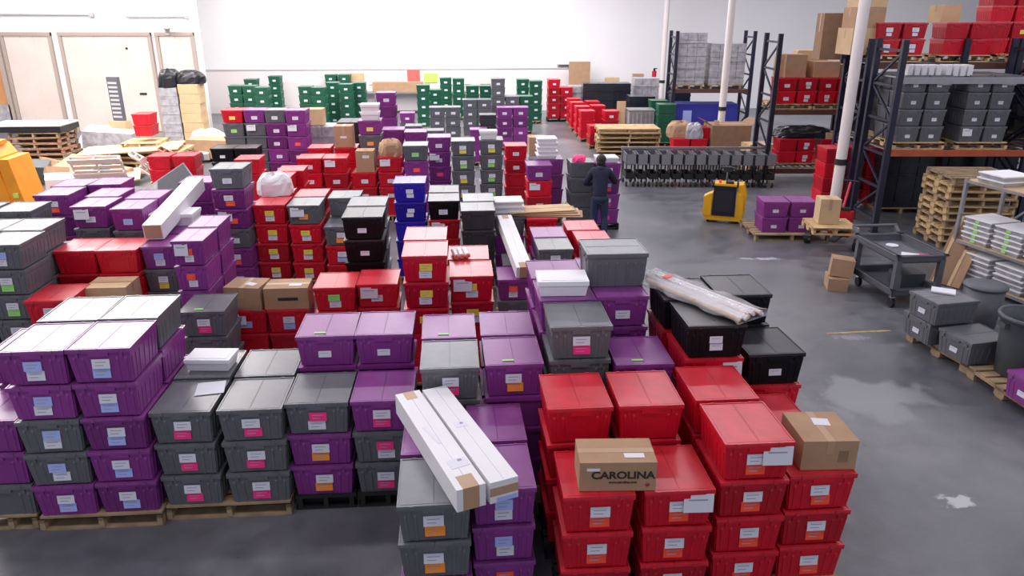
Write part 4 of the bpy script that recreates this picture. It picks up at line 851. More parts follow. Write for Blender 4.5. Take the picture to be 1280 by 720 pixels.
carton(8.35, 19.5, 1.12, .5, .4, .16, R(5), 'flat tan carton on the low red totes', 'card_tan')
# far rack: wrapped loads and a blue one
wrapped(6.1, 26.6, 1.87, .98, .9, 1.7, 0, 'tall stretch-wrapped grey load on the farthest rack', rows=7); wrapped(7.35, 26.6, 1.87, 1.2, .9, 1.35, 0, 'wide stretch-wrapped pale load on the farthest rack', rows=6, cols=4)
mat('blue_fabric', (.03, .03, .30), .6, bump=.5, scale=8)
t = thing('covered_load', (6.7, 26.6, .5), 0, 'blue covered load on the low level of the farthest rack', 'load')
MB().box(-1.1, 1.15, 0, .9, 0, .72, 'blue_fabric', tx=-.02).build('blue_cover', t); MB().box(-1.1, 1.15, 0, .9, -.13, 0, 'wood').build('pallet_base', t); MB().box(-.75, -.45, -.02, 0, .1, .5, 'lab_B').build('sticker', t)

# ------------------------------------------------------------------ behind the grey carts: cartons, reds, flat pallets
x, y = 3.63, 23.85
for k in range(6):
    pallet(x+.03*math.sin(k*2), y, R(1.5*math.sin(k*3)), 1.9, 1.1, 'flat pallet, %s of the tan pile beside the red aisle line' % ('lowest', 'second', 'third', 'fourth', 'fifth', 'topmost')[k], 'wood_pale' if k % 2 else 'wood', .14*k, seed=40+k, group='tan pallets in a flat pile')
def rt(code, x, y, z, c, n, where, rz=0., codes='-'):
    for k in range(n): tote(c, 0 if k == n-1 else 1, (x, y, z+TH*k), rz, codes, '%s tote, %s of %s' % (COL[c], ('bottom', 'second', 'third', 'fourth')[k], where), 1.)
pallet(5.2, 22.4, 0, 1.2, 1.1, 'pallet under the open red totes behind the grey carts', 'wood', 0)
rt('o', 4.93, 22.2, .14, 'r', 2, 'the first red stack behind the grey carts'); rt('o', 5.45, 22.2, .14, 'r', 2, 'the second red stack behind the grey carts')
lump('brown_sacks', 4.95, 22.3, .75, .75, .45, .45, 'card', 'heap of rumpled brown paper on the reds behind the carts', 'paper heap', 21)
lump('clear_sack', 5.3, 22.1, .75, .5, .4, .42, 'stretch_wrap', 'clear wrapped sack on the reds behind the carts', 'sack', 22)
rt('o', 5.62, 22.3, .75, 'r', 1, 'the upright red on the reds behind the carts', R(90))
def bigbox(x, y, z, w, d, h, rz, label, m):
    t = carton(x, y, z, w, d, h, rz, label, m, tape='tape')
    for s in (-1, 1): MB().box(s*w*.24-.12, s*w*.24+.12, -.003, 0, h*.72, h*.79, 'card_dark').build('hand_hole', t)
    for s in (-1, 1):
        o = MB().box(0, .25, 0, d, 0, .006, m).build('flap', t, (s*w/2, 0, h)); o.rotation_euler = (0, R(-35) if s > 0 else R(215), 0)
    return t
bigbox(6.35, 21.9, .15, 1.15, .9, .98, R(2), 'big brown open-topped carton with hand holes behind the carts', 'card_dark')
pallet(6.35, 22.4, R(2), 1.2, 1.1, 'pallet under the big brown open-topped carton', 'wood_red', 0)
carton(7.05, 21.2, .0, .72, .6, .70, R(8), 'squarish tan carton beside the big open-topped one', 'card_tan')
board(5.95, 22.1, .75, .14, .5, 'card_tan', 'narrow upright tan board beside the big carton', tilt=0, rz=0)
# dark and grey clutter far back between the aisle line and the racks
for k, (x, y, w, h, m, lab) in enumerate(((3.75, 30.5, 1.9, 1.45, 'dark_wrap', 'wide dark wrapped load at the far wall'), (2.75, 31.5, .9, 1.25, 'stretch_wrap', 'pale wrapped load at the far wall by the red towers'), (5.4, 31, 1.0, 1.6, 'stretch_wrap', 'tall pale wrapped load at the far wall'),
        (4.75, 28.0, .95, 1.2, 'dark_wrap', 'dark wrapped load behind the grey ribbed bin'), (6.45, 29.3, .7, 1.35, 'dark_wrap', 'dark wrapped load beside the far rack'))):
    wrapped(x, y, .14, w, .8, h, 0, lab, m, rows=4)
board(3.72, 26.0, 0, .30, 1.38, 'card_tan', 'tall tan board standing behind the red aisle line', tilt=-3, rz=0)
t = thing('ribbed_bin', (4.35, 25.6, .14), 0, 'grey ribbed bin standing behind the flat pallets', 'bin')
b = MB(); b.box(-.42, .42, 0, .7, 0, .95, 'stretch_wrap')
for k in range(6): b.box(-.40+.14*k, -.34+.14*k, -.02, 0, .05, .9, 'steel')
b.build('bin_body', t); MB().box(-.45, .45, -.03, .73, .95, 1.0, 'steel').build('rim', t); MB().box(-.42, .42, 0, .7, -.14, 0, 'wood').build('pallet_base', t)
for k, (x, y, lab) in enumerate(((5.05, 26.6, 'first'), (5.1, 25.4, 'second'))):
    for j in range(4): tote('n', 0, (x, y, PH+TH*j), 0, '-', 'green tote, %s up in the %s stack beside the ribbed bin' % (('lowest', 'second', 'third', 'highest')[j], lab), 1.2, group='green totes beside the ribbed bin')
    pallet(x, y, 0, .6, .6, 'small pallet under the %s green stack by the ribbed bin' % lab, 'wood')
carton(1.75+1.25, 34.3, 1.2, .9, .4, .98, R(3), 'upright pinkish carton on the far shelf', 'card')
t = thing('far_shelf', (3.4, 34.2, 0), R(3), 'low shelf against the far wall holding a pinkish carton', 'shelf')
MB().box(-1, 2.6, 0, .6, 1.12, 1.18, 'tin').build('shelf_board', t)
for s in (-.95, .8, 2.55): MB().box(s-.03, s+.03, .05, .1, 0, 1.12, 'tin').build('leg', t); MB().box(s-.03, s+.03, .5, .55, 0, 1.12, 'tin').build('leg', t)
carton(4.45, 34.3, 1.19, .6, .35, .32, R(3), 'small tan carton on the far shelf', 'card_tan'); carton(5.6, 34.3, 1.19, .45, .35, .48, R(3), 'small brown carton by the red extinguisher', 'card')
t = thing('fire_extinguisher', (6.28, 34.35, 1.3), 0, 'red extinguisher hung by the thin far pole', 'extinguisher')
MB().tube((0, 0, 0), (0, 0, .5), .1, 'plastic_r0', 14).build('cylinder', t); MB().tube((0, 0, .5), (0, 0, .6), .05, 'rubber', 10).box(-.03, .12, -.02, .02, .58, .62, 'rubber').build('valve', t)

# ------------------------------------------------------------------ row of nested grey carts
mat('cart_light', (.22, .22, .24), .5)
def tub(b, x0, x1, y0, y1, z0, z1, m):
    b.box(x0, x1, y0, y1, z0, z0+.02, m)
    for a, e, c_, d_ in ((x0, x1, y0, y0+.02), (x0, x1, y1-.02, y1), (x0, x0+.02, y0, y1), (x1-.02, x1, y0, y1)): b.box(a, e, c_, d_, z0, z1, m)
cb = MB(); tub(cb, -.125, .125, 0, .65, .56, .83, 'cart_grey'); cb.box(-.115, .115, -.006, 0, .57, .82, 'cart_light')
m1 = cb.mesh('cart_top'); cb = MB(); tub(cb, -.12, .12, 0, .62, .20, .34, 'rubber'); m2 = cb.mesh('cart_bottom')
cb = MB()
for s in (-1, 1):
    for y in (.02, .60): cb.box(s*.11-.014, s*.11+.014, y, y+.03, .30, .60, 'rubber')
m3 = cb.mesh('cart_posts')
cb = MB(); cb.tube((-.018, 0, .065), (.018, 0, .065), .065, 'rubber', 14); cb.tube((-.02, 0, .065), (.02, 0, .065), .025, 'chrome', 10); m5 = cb.mesh('caster_wheel'); cb = MB(); cb.box(-.024, .024, -.03, .03, .13, .20, 'chrome').box(-.026, -.02, -.02, .02, .05, .14, 'chrome').box(.02, .026, -.02, .02, .05, .14, 'chrome'); m4 = cb.mesh('caster')
for k in range(13):
    x = 3.02+.292*k; y = 18.92-.012*k
    t = thing('stock_cart', (x, y, 0), 0, 'small grey two-shelf cart, %s from the person in the long row' % ('first', 'second', 'third', 'fourth', 'fifth', 'sixth', 'seventh', 'eighth', 'ninth', 'tenth', 'eleventh', 'twelfth', 'thirteenth')[k], 'cart', 'row of parked grey carts')
    link(m1, 'top_tray', t); link(m2, 'bottom_tray', t); link(m3, 'post', t)
    for a, e in ((-.09, .05), (.09, .05), (-.09, .58), (.09, .58)): link(m5, 'wheel', link(m4, 'caster', t, (a, e, 0), (0, 0, R(random.uniform(-30, 30)))))
t = thing('divider_rail', (4.8, 19.62, 0), 0, 'long grey rail behind the row of parked carts', 'rail')
MB().box(-1.95, 1.95, 0, .05, .84, .90, 'steel').build('rail_bar', t)
for s in (-1.9, 0, 1.9): MB().box(s-.03, s+.03, 0, .05, 0, .84, 'steel').build('post', t)

# ------------------------------------------------------------------ yellow pallet jack
t = thing('pallet_jack', (4.47, 15.45, 0), R(-18), 'yellow powered pallet jack with a black battery box', 'pallet jack')
b = MB(); b.prism([(-.36, .06), (.36, .06), (.40, .12), (.38, .55), (.34, .62), (.24, .64), (.24, .16), (-.24, .16), (-.24, .64), (-.34, .60), (-.40, .50), (-.40, .12)][::-1], -.12, .12, 'yellow_paint'); b.build('chassis', t)
b = MB(); b.box(-.225, .225, -.15, .20, .17, .80, 'black_plastic'); b.box(-.19, .19, -.16, -.15, .25, .70, 'rubber'); b.build('battery_box', t)
b = MB(); b.prism([(.25, .16), (.42, .16), (.44, .60), (.36, .82), (.26, .80)][::-1], .0, .38, 'yellow_paint'); b.build('side_cover', t)
b = MB(); b.prism([(-.42, .16), (-.25, .16), (-.26, .52), (-.34, .60), (-.42, .55)][::-1], -.14, .1, 'yellow_paint'); b.build('side_cover', t)
b = MB(); b.box(-.22, .22, -.12, .22, .80, .84, 'yellow_paint'); b.tube((-.12, -.02, .84), (-.12, -.02, .90), .03, 'lab_R', 10); b.box(0, .16, -.08, .06, .84, .88, 'black_plastic'); b.build('control_panel', t)
b = MB(); b.tube((0, .22, .45), (.0, .55, 1.02), .025, 'black_plastic', 10); b.tube((-.17, .56, 1.05), (.17, .56, 1.05), .02, 'black_plastic', 8); b.box(-.09, .09, .50, .60, .98, 1.08, 'rubber'); b.build('tiller', t)
for s in (-1, 1): b = MB(); b.box(s*.2-.08, s*.2+.08, .2, 1.25, .07, .12, 'rubber'); b.tube((s*.2-.06, 1.12, .04), (s*.2+.06, 1.12, .04), .04, 'rubber', 12); b.build('fork', t)
for s in (-1, 1): MB().tube((s*.30-.03, 0, .07), (s*.30+.03, 0, .07), .07, 'rubber', 14).build('wheel', t)

# purple block on a pallet by the jack
pallet(5.45, 14.55, R(-1), 1.42, 1.15, 'wide pallet under the purple block on the open floor', 'wood', seed=60)
for i in range(2):
    for k in range(2):
        tote('p', 0, (5.12+.53*i, 14.42, .14+TH*k), R(-2), 'C', 'purple tote, %s of the block on the open floor, %s' % (('lower', 'upper')[k], ('beside the yellow jack', 'beside the low lift truck')[i]), 1., group='purple block on the open floor')
        T = Matrix.Translation((5.12+.53*i, 15.02, .14+TH*k))
# low lift with a pallet and a carton, red frame
t = thing('lift_truck', (5.98, 13.55, 0), R(-38), 'low red-framed lift truck holding a tan pallet before the pole', 'lift truck')
for s in (-1, 1): MB().box(s*.22-.06, s*.22+.06, -.75, .45, .33, .38, 'rubber').build('fork', t)
b = MB(); b.box(-.20, .20, .50, .66, .12, .62, 'plastic_r1'); b.box(-.14, .14, .52, .64, .62, .68, 'rubber'); b.build('drive_unit', t)
b = MB(); b.tube((0, .6, .66), (0, .86, 1.12), .022, 'plastic_r0', 8); b.tube((-.14, .87, 1.14), (.14, .87, 1.14), .018, 'rubber', 8); b.build('tiller', t)
for s in (-1, 1):
    w = MB(); w.tube((s*.44-.035, .1, .12), (s*.44+.035, .1, .12), .12, 'rubber', 18); wo = w.build('wheel', t)
    w = MB(); w.tube((s*.44-.04, .1, .12), (s*.44+.04, .1, .12), .06, 'whitebox', 14); w.build('hub', wo)
    MB().box(s*.44-.03, s*.44+.03, .0, .55, .14, .2, 'plastic_r1').build('outrigger', t)
o = pallet(5.88, 13.42, R(-4), .80, .72, 'tan pallet raised on the low lift truck', 'wood_pale', .385, seed=61)
carton(5.80, 13.32, .53, .36, .34, .46, R(-6), 'tan carton standing on the raised pallet at the pole', 'card_tan', tapelong=True)

# ------------------------------------------------------------------ foreground grey utility cart
t = thing('utility_cart', (5.95, 11.02, 0), R(-85), 'grey two-shelf utility cart beside the brown cartons', 'cart'); t.scale = (.95, 1.15, 1)
def tray(z, h, name):
    b = MB(); tub(b, -.60, .60, -.32, .32, z, z+h, 'cart_grey')
    for a in (-1, 1): b.box(-.63, .63, a*.32-.03, a*.32+.03, z+h-.02, z+h, 'cart_grey'); b.box(a*.60-.03, a*.60+.03, -.35, .35, z+h-.02, z+h, 'cart_grey')
    return b.build(name, t)
tray(.72, .12, 'top_shelf'); tray(.20, .12, 'bottom_shelf')
for a in (-1, 1):
    for e in (-1, 1): MB().box(a*.57-.04, a*.57+.04, e*.29-.035, e*.29+.035, .28, .76, 'cart_grey').build('leg', t)
b = MB(); b.bar((-.66, -.30, .84), (-.80, -.30, .93), .05, .04, 'cart_grey'); b.bar((-.66, .30, .84), (-.80, .30, .93), .05, .04, 'cart_grey'); b.tube((-.79, -.32, .93), (-.79, .32, .93), .025, 'cart_grey', 10); b.build('push_handle', t)
for a in (-1, 1):
    for e in (-1, 1):
        w = MB(); w.box(a*.5-.03, a*.5+.03, e*.25-.03, e*.25+.03, .15, .21, 'chrome'); wo = w.build('caster', t); w = MB(); w.tube((a*.5, e*.25-.02, .075), (a*.5, e*.25+.02, .075), .075, 'rubber', 16); w.build('wheel', wo)
o = MB().box(-.11, .11, -.08, .08, 0, .012, 'pink_paper').build('pink_card', None, (6.15, 10.72, .745), R(-12)); tag(o, 'bright pink card lying on the utility cart', 'card')
o = MB().box(-.12, .12, -.09, .09, 0, .015, 'paper').build('paper_pad', None, (5.98, 10.75, .745), R(-30)); tag(o, 'white paper beside the pink card on the cart', 'paper')
o = MB().tube((0, 0, 0), (0, 0, .015), .09, 'paper', 14).build('paper_roll', None, (5.95, 11.25, .745)); tag(o, 'flat white roll at the far end of the cart', 'roll')
o = MB().box(-.16, .16, -.2, .2, 0, .2, 'can_grey').build('dark_box', None, (6.1, 10.95, .225), R(-82)); tag(o, 'dark box on the lower shelf of the utility cart', 'box')
carton(5.18, 11.20, 0, .30, .40, .20, R(-14), 'brown carton on the floor under the tilted one', 'card'); c = carton(5.235, 11.28, .215, .34, .36, .28, R(-20), 'brown carton sagging on the floor carton by the cart', 'card')
c.rotation_euler = (R(-5), R(4), R(-20))

# ------------------------------------------------------------------ pallet pile under the near rack
for k in range(10):
    pallet(8.68+.02*math.sin(k*2.3), 14.02+.02*math.cos(k*1.7), R(-3+1.2*math.sin(k*5)), 1.22, 1.1, 'wooden pallet, %s up in the tall pile by the near rack' % ('lowest', 'second', 'third', 'fourth', 'fifth', 'sixth', 'seventh', 'eighth', 'ninth', 'topmost')[k],
           'wood_pale' if k % 3 else 'wood', .135*k, seed=70+k, group='tall pile of wooden pallets')

# ------------------------------------------------------------------ pallets with grey totes, the can, the shelf of white trays
pallet(5.97, 8.90, R(12), 1.05, 1.08, 'pallet under the three grey totes by the aisle', 'wood', seed=90); pallet(6.14, 7.72, R(5), 1.10, 1.12, 'pallet at the frame edge under the trash can', 'wood', seed=91)
def side_tote(x, y, z, rz, lab, code='C', c='g', s=(1.05, 1.05, 1.)): return tote(c, 0, (x, y, z), rz, code, lab, 1., 'totes on the aisle-side pallets', s)
side_tote(5.58, 9.10, .14, R(-80), 'grey tote, lower one under the tote with a white paper'); side_tote(5.56, 9.02, .14+TH, R(-78), 'grey tote with a white paper on its lid, upper of two')
side_tote(5.74, 8.52, .14, R(-76), 'single low grey tote in front of the grey pair')
o = MB().box(-.14, .14, -.1, .1, 0, .02, 'paper').build('paper_card', None, (5.62, 9.16, .14+TH+.302), R(-30)); tag(o, 'white paper card on the upper grey tote', 'paper')
side_tote(5.80, 7.32, .14, R(-82), 'purple tote at the frame edge beside the trash can', 'C', 'p', (.95, .9, 1))
t = thing('trash_can', (6.02, 8.02, .14), 0, 'large round dark grey trash can on the edge pallet', 'trash can')
b = MB(); b.lathe([(.001, 0), (.25, 0), (.26, .01), (.29, .45), (.315, .70), (.325, .72), (.315, .72), (.285, .45), (.25, .03), (.001, .03)], 'can_grey', 28); b.build('can_body', t)
b = MB(); b.lathe([(.318, .69), (.345, .69), (.35, .72), (.345, .745), (.315, .745), (.315, .69)], 'can_grey', 28); b.build('rim', t)
for s in (-1, 1): MB().box(s*.32-.03, s*.32+.03, -.07, .07, .60, .66, 'can_grey').build('handle', t)
# bin behind
t = thing('grey_drum', (6.55, 9.75, 0), 0, 'grey lidded bin behind the trash can and the grey totes', 'bin')
b = MB(); b.lathe([(.001, 0), (.22, 0), (.26, .62), (.001, .62)], 'cart_grey', 20); b.build('can_body', t); b = MB(); b.lathe([(.001, .66), (.2, .66), (.28, .64), (.28, .61), (.26, .61)], 'cart_grey', 20); b.build('bin_lid', t)
# steel shelf on the frame edge
t = thing('storage_shelf', (8.05, 10.55, 0), R(-75), 'grey steel shelf unit at the frame edge holding white trays', 'shelf')
for z in (.12, .68, 1.66): MB().box(-1.5, 1.5, -.42, .42, z-.04, z, 'steel').box(-1.48, 1.48, -.40, .40, z, z+.008, 'card_tan').build('shelf_board', t)
for a in (-1.46, 1.46):
    for e in (-.4, .4): MB().box(a-.025, a+.025, e-.025, e+.025, 0, 1.68, 'steel').build('post', t)
MB().bar((-1.46, .4, .75), (-.6, .4, 1.6), .03, .03, 'steel').build('brace', t)
def trays(cx, cy, z, n, w, d, rz, where, seed):
    r = random.Random(seed)
    for k in range(n):
        q = thing('white_tray', (cx+r.uniform(-.01, .01), cy+r.uniform(-.01, .01), z+.082*k), rz+R(r.uniform(-3, 3)), 'white tray with clear sides, %s up in %s' % (('lowest', 'second', 'third', 'fourth', 'fifth')[k], where), 'tray', 'white trays on the steel shelf')
        MB().box(-w/2, w/2, -d/2, d/2, 0, .058, 'stretch_wrap', tx=.02, ty=.02).build('tray_body', q)
        MB().box(-w/2-.006, w/2+.006, -d/2-.006, d/2+.006, .060, .078, 'foam').build('tray_lid', q)
        if seed == 2: MB().box(-.05, .03, -d/2-.004, -d/2+.004, .015, .05, 'lab_G').build('sticker', q)
ax, ay = math.cos(R(-75)), math.sin(R(-75))
for k, (s, z, n, wh, sd) in enumerate(((-1.08, .69, 5, 'the first middle-shelf pile', 2), (-.50, .69, 5, 'the second middle-shelf pile', 2), (.08, .69, 5, 'the third middle-shelf pile', 2), (-1.0, 1.67, 2, 'the top-shelf pile', 3), (-.95, .13, 5, 'the first bottom pile', 4), (-.35, .13, 5, 'the second bottom pile', 5), (.25, .13, 5, 'the third bottom pile', 6))):
    trays(8.05+ax*s-.12, 10.55+ay*s, z, n, .50, .56, R(-75), wh, sd)
# boards leaning at the shelf
for q0, q1, w, m, lab in (((6.98, 11.55, .01), (7.50, 11.95, 1.02), .30, 'card_dark', 'tall brown plank leaning beside the steel shelf'), ((7.12, 11.35, .01), (7.42, 11.58, .55), .16, 'card', 'short brown plank leaning beside the tall one')):
    o = MB().bar(q0, q1, w, .035, m).bar((q0[0]-.05, q0[1]+.06, q0[2]), (q1[0]-.05, q1[1]+.06, q1[2]), .05, .045, 'card_tan').build('leaning_board'); tag(o, lab, 'board')

# ------------------------------------------------------------------ back corner: debris, pallets, orange truck
def deb(x, y, z, w, d, h, m, lab, rx=0, ry=0, rz=0, name='cardboard_sheet', cat='cardboard'):
    o = MB().box(-w/2, w/2, -d/2, d/2, 0, h, m).box(-w/2+.01, w/2-.01, -.006, .006, h, h+.003, 'card_dark').build(name, None, (x, y, z)); o.rotation_euler = (R(rx), R(ry), R(rz)); tag(o, lab, cat)
for k in range(7):
    pallet(-13.35+.05*math.sin(k), 21.6, R(4+2*math.sin(k*3)), 1.35, 1.1, 'pallet, %s up in the black-topped pile by the orange truck' % ('lowest', 'second', 'third', 'fourth', 'fifth', 'sixth', 'topmost')[k], 'wood_red' if k % 2 else 'wood', .15*k, seed=100+k, group='black-topped pallet pile')
o = MB().box(-1.3, .7, -.55, .55, 0, .16, 'black_plastic').box(-1.32, .72, -.57, .57, .16, .2, 'tin').build('black_crate_slab', None, (-13.3, 21.6, 1.06), R(4)); tag(o, 'wide black slab crate on the pallet pile by the orange truck', 'crate')
for k in range(4):
    pallet(-10.35+.04*k, 21.2, R(-6+3*k), 2.1, 1.3, 'wide pale pallet, %s in the debris heap' % ('lowest', 'second', 'third', 'topmost')[k], 'wood_pale', .15*k, seed=110+k, group='wide pale pallets in the debris heap')
deb(-10.6, 21.0, .62, 2.6, 1.2, .03, 'card_tan', 'wide yellow-tan cardboard sheet over the debris heap', 2, -2, 12)
deb(-11.6, 20.0, .35, 1.2, .9, .03, 'card', 'orange-brown cardboard sheet sliding off the heap', 18, 4, -15); deb(-10.2, 19.2, .18, 1.1, .8, .03, 'card_tan', 'pale cardboard sheet low in front of the heap', 12, -6, 20)
deb(-12.0, 22.6, .4, 1.4, .7, .5, 'stretch_wrap', 'rumpled pale wrapped goods behind the heap', 3, 5, 10, 'wrapped_goods', 'wrapped goods'); deb(-9.0, 22.7, .1, 1.3, .8, .55, 'card', 'low brown carton pile end behind the heap', 0, 0, -10)
deb(-11.2, 18.6, .05, .9, .7, .3, 'notice', 'pale pinkish box lying before the debris heap', 4, 3, 30, 'pale_box', 'box'); deb(-12.4, 19.3, .1, .7, .6, .45, 'can_grey', 'dark plastic bundle beside the debris heap', 10, 5, 20, 'dark_bundle', 'bundle')
lump('white_sacks', -13.2, 24.3, 0, 1.2, .9, .75, 'white_bag', 'heap of pale sacks behind the pallet pile', 'sacks', 31, .2, .2)
lump('pale_sack', -9.9, 24.6, 0, 1.2, .8, .6, 'white_bag', 'pale sack on the floor before the second dock door', 'sack', 33, .5, .2)
b = MB(); r = random.Random(77)
for k in range(90):
    x, y = r.uniform(-13.2, -8.9), r.uniform(18.6, 24.5); w, d, h = r.uniform(.15, .7), r.uniform(.1, .5), r.choice((.02, .04, .1, .2))
    T = Matrix.Translation((x, y, r.uniform(.06, .22))) @ Euler((R(r.uniform(-18, 18)), R(r.uniform(-18, 18)), R(r.uniform(0, 180)))).to_matrix().to_4x4()
    b.box(-w/2, w/2, -d/2, d/2, 0, h, r.choice(('card', 'card_tan', 'notice', 'wood', 'whitebox', 'wood_red', 'card_dark', 'stretch_wrap', 'can_grey')), T)
tag(b.build('packing_litter'), 'scattered packing litter, cardboard and wood scraps on the floor around the heap', 'litter', kind='stuff')
# leaning pallets
for k, (x, y, rz, rx, lab) in enumerate(((-8.95, 18.2, -52, -62, 'grey-pink pallet leaning on edge beside the plain reds'), (-8.55, 18.8, -52, -68, 'second pallet leaning on edge behind the first'), (-10.0, 18.0, 12, -60, 'pale pallet tilted against the debris heap'))):
    o = pallet(x, y, 0, 1.15, 1.0, lab, 'notice' if k != 1 else 'wood_red', .48, seed=120+k, group='leaning pallets by the debris'); o.rotation_euler = (R(rx), 0, R(rz))
x, y = rv(-6.25, 17.2)
o = MB().box(-.62, .62, 0, .03, 0, .8, 'stretch_wrap').prism([(-.6, .02), (.6, .02), (.6, .78), (-.1, .78)][::-1], -.01, 0, 'cart_grey').build('leaning_sheet', None, (x, y, .02)); o.rotation_euler = (R(-22), R(-32), R(14)); tag(o, 'grey sheet leaning across the plain red pair', 'sheet')
# table under the small reds, black bags and carton tower
x, y = rv(-8.72, 22.3)
x -= .1
for k in range(5): pallet(x, y, ROW+R(2*math.sin(k*2)), 1.0, 1.0, 'pallet, %s under the small red stack' % ('lowest', 'second', 'third', 'fourth', 'topmost')[k], 'wood_pale', .155*k, seed=130+k, group='pallets under the small red stack')
t = thing('heater_panel', (-12.55, 24.3, .95), R(-14), 'narrow dark grey panel standing by the second dock door', 'panel')
MB().box(-.2, .2, 0, .12, 0, 1.35, 'cart_grey').build('panel_body', t); b = MB()
for k in range(9): b.box(-.16, .16, -.008, 0, .1+.13*k, .16+.13*k, 'tin')
b.build('slat', t); MB().box(-.3, .3, -.1, .2, -.95, 0, 'card_tan').build('stand', t)
for k in range(6): carton(-10.62+.02*math.sin(k*2), 25.3, .14+.31*k, .66, .55, .305, R(3*math.sin(k*2.2)), 'tan carton, %s in the tower under the black bags' % ('lowest', 'second', 'third', 'fourth', 'fifth', 'topmost')[k], 'card_tan', group='tan carton tower')
pallet(-10.9, 25.6, 0, 1.5, 1.1, 'pallet under the tan carton tower', 'wood', 0, seed=140)
wrapped(-11.3, 25.3, .14, .6, .6, 1.75, R(2), 'narrow wrapped column beside the tan carton tower', 'stretch_wrap', rows=6, cols=1)
lump('black_bag', -11.3, 25.6, 1.88, .7, .6, .55, 'black_bag', 'black bag slumped on the wrapped column', 'bag', 41, .3, .2); lump('black_bag', -10.6, 25.6, 2.0, .85, .55, .4, 'black_bag', 'black bag lying on the tan carton tower', 'bag', 42, .1, .2)

# orange order truck at the frame edge
t = thing('orange_truck', (-10.42, 14.4, 0), R(6), 'orange industrial truck body at the frame edge behind white lids', 'truck')
MB().prism([(-.9, .1), (.50, .1), (.60, .35), (.42, 1.52), (.30, 1.72), (-.9, 1.72)][::-1], 0, .9, 'orange_paint').build('body_panel', t)
MB().prism([(.56, .25), (.86, .25), (.66, 1.50), (.46, 1.50)][::-1], .02, .85, 'orange_paint').build('side_guard', t)
MB().box(-.9, .36, .1, .7, 1.72, 1.80, 'orange_paint').build('top_plate', t)
b = MB()
for z in (1.80, 2.08): b.box(-.9, .12, .2, .26, z, z+.06, 'orange_paint')
for x in (-.4, .08): b.box(x-.04, x+.04, .2, .26, 1.8, 2.14, 'orange_paint')
b.build('guard_frame', t)
for x, z in ((-.1, .95), (-.1, 1.08)): MB().box(x-.025, x+.025, -.004, 0, z, z+.03, 'rubber').build('vent', t)
MB().tube((.70, -.02, .55), (.70, .10, .55), .07, 'lab_R', 12).build('reflector', t); MB().box(.62, .72, -.01, 0, .75, .85, 'lab_L').build('sticker', t)
for x in (-.6, .3): MB().tube((x, .1, .14), (x, .3, .14), .14, 'rubber', 18).build('wheel', t)

# everything merged
o = few.build('distant_and_buried_totes'); tag(o, 'small distant totes and the lower layers inside the packed stacks', 'totes', kind='stuff')
o = buried.build('buried_pallets'); tag(o, 'dim pallets beneath the tightly packed blocks of totes', 'pallets', kind='stuff')

# ------------------------------------------------------------------ the person
def skin_obj(name, verts, edges, radii, m, parent, root=0, sub=2):
    me = D.meshes.new(name); me.from_pydata(verts, edges, []); me.materials.append(M[m])
    o = D.objects.new(name, me); C.objects.link(o); o.parent = parent
    sk = o.modifiers.new('skin', 'SKIN'); sk.use_smooth_shade = True
    lay = me.skin_vertices[0].data if me.skin_vertices else None
    if lay is None:
        bpy.context.view_layer.objects.active = o; lay = me.skin_vertices[0].data
    for k, r in enumerate(radii): lay[k].radius = r if isinstance(r, tuple) else (r, r); lay[k].use_root = (k == root)
    su = o.modifiers.new('sub', 'SUBSURF'); su.levels = su.render_levels = sub
    return o
P = thing('person', (1.70, 14.22, 0), R(-6), 'person in dark navy hoodie and jeans stooping at the purple column, seen from behind', 'person')
def chain(V, Ed, Rr, base, pts):
    prev = base
    for p, r in pts:
        V.append(p); Rr.append(r); i = len(V)-1
        if prev is not None: Ed.append((prev, i))
        prev = i
    return prev
def body_skel(grow=0., parts='all'):
    V, Ed, Rr = [], [], []
    g = grow
    def c(base, pts): return chain(V, Ed, Rr, base, [(p, (r+g) if not isinstance(r, tuple) else (r[0]+g, r[1]+g)) for p, r in pts])
    if parts in ('all', 'top'):
        pel = c(None, [((0, 0, .80 if parts == 'all' else .70), (.085, .065) if parts == 'all' else (.135, .11))])
        ch = c(pel, [((0, .05, .97), (.125, .10)), ((0, .12, 1.15), (.15, .11)), ((0, .17, 1.27), (.13, .09))])
        nk = c(ch, [((0, .21, 1.36), .052)])
        if parts == 'all': c(nk, [((0, .25, 1.43), (.075, .085)), ((0, .27, 1.50), (.075, .095)), ((0, .28, 1.56), (.05, .06))])
        else: c(nk, [((0, .225, 1.385), .075)])
        for s, el, wr in ((-1, (-.29, .24, 1.03), (-.17, .44, 1.00)), (1, (.30, .28, 1.06), (.24, .50, 1.12))):
            a = c(ch, [((s*.15, .16, 1.29), .062), (el, .043), (wr, .030)])
            if parts == 'all':
                w = Vector(wr); f = (w-Vector(el)).normalized(); sd = f.cross(Vector((0, 0, 1))).normalized()
                pm = c(a, [(tuple(w+f*.05), (.034, .016))])
                for q in range(4):
                    o_ = sd*(.024-.016*q); L = (.030, .036, .034, .026)[q]
                    c(pm, [(tuple(w+f*.085+o_), .0095), (tuple(w+f*(.085+L)+o_-Vector((0, 0, .008))), .0085), (tuple(w+f*(.085+L*1.7)+o_-Vector((0, 0, .026))), .0075)])
                th = sd*(.045 if s < 0 else -.045)
                c(a, [(tuple(w+f*.04+th*.7), .011), (tuple(w+f*.075+th), .009)])
    if parts in ('all', 'legs'):
        if parts == 'legs': pel = c(None, [((0, .01, .86), (.125, .10))])
        for s in (-1, 1):
            f = .6 if parts == 'all' else 1.
            an = c(pel, [((s*.085, 0, .72), (.088*f, .09*f)), ((s*.10, .04, .43), .060*f), ((s*.105, -.03, .24), .052*f), ((s*.11, -.02, .09), .042*f)])
            if parts == 'all': c(an, [((s*.12, .05, .045), (.04, .03)), ((s*.125, .14, .035), (.036, .024))])
    return V, Ed, Rr
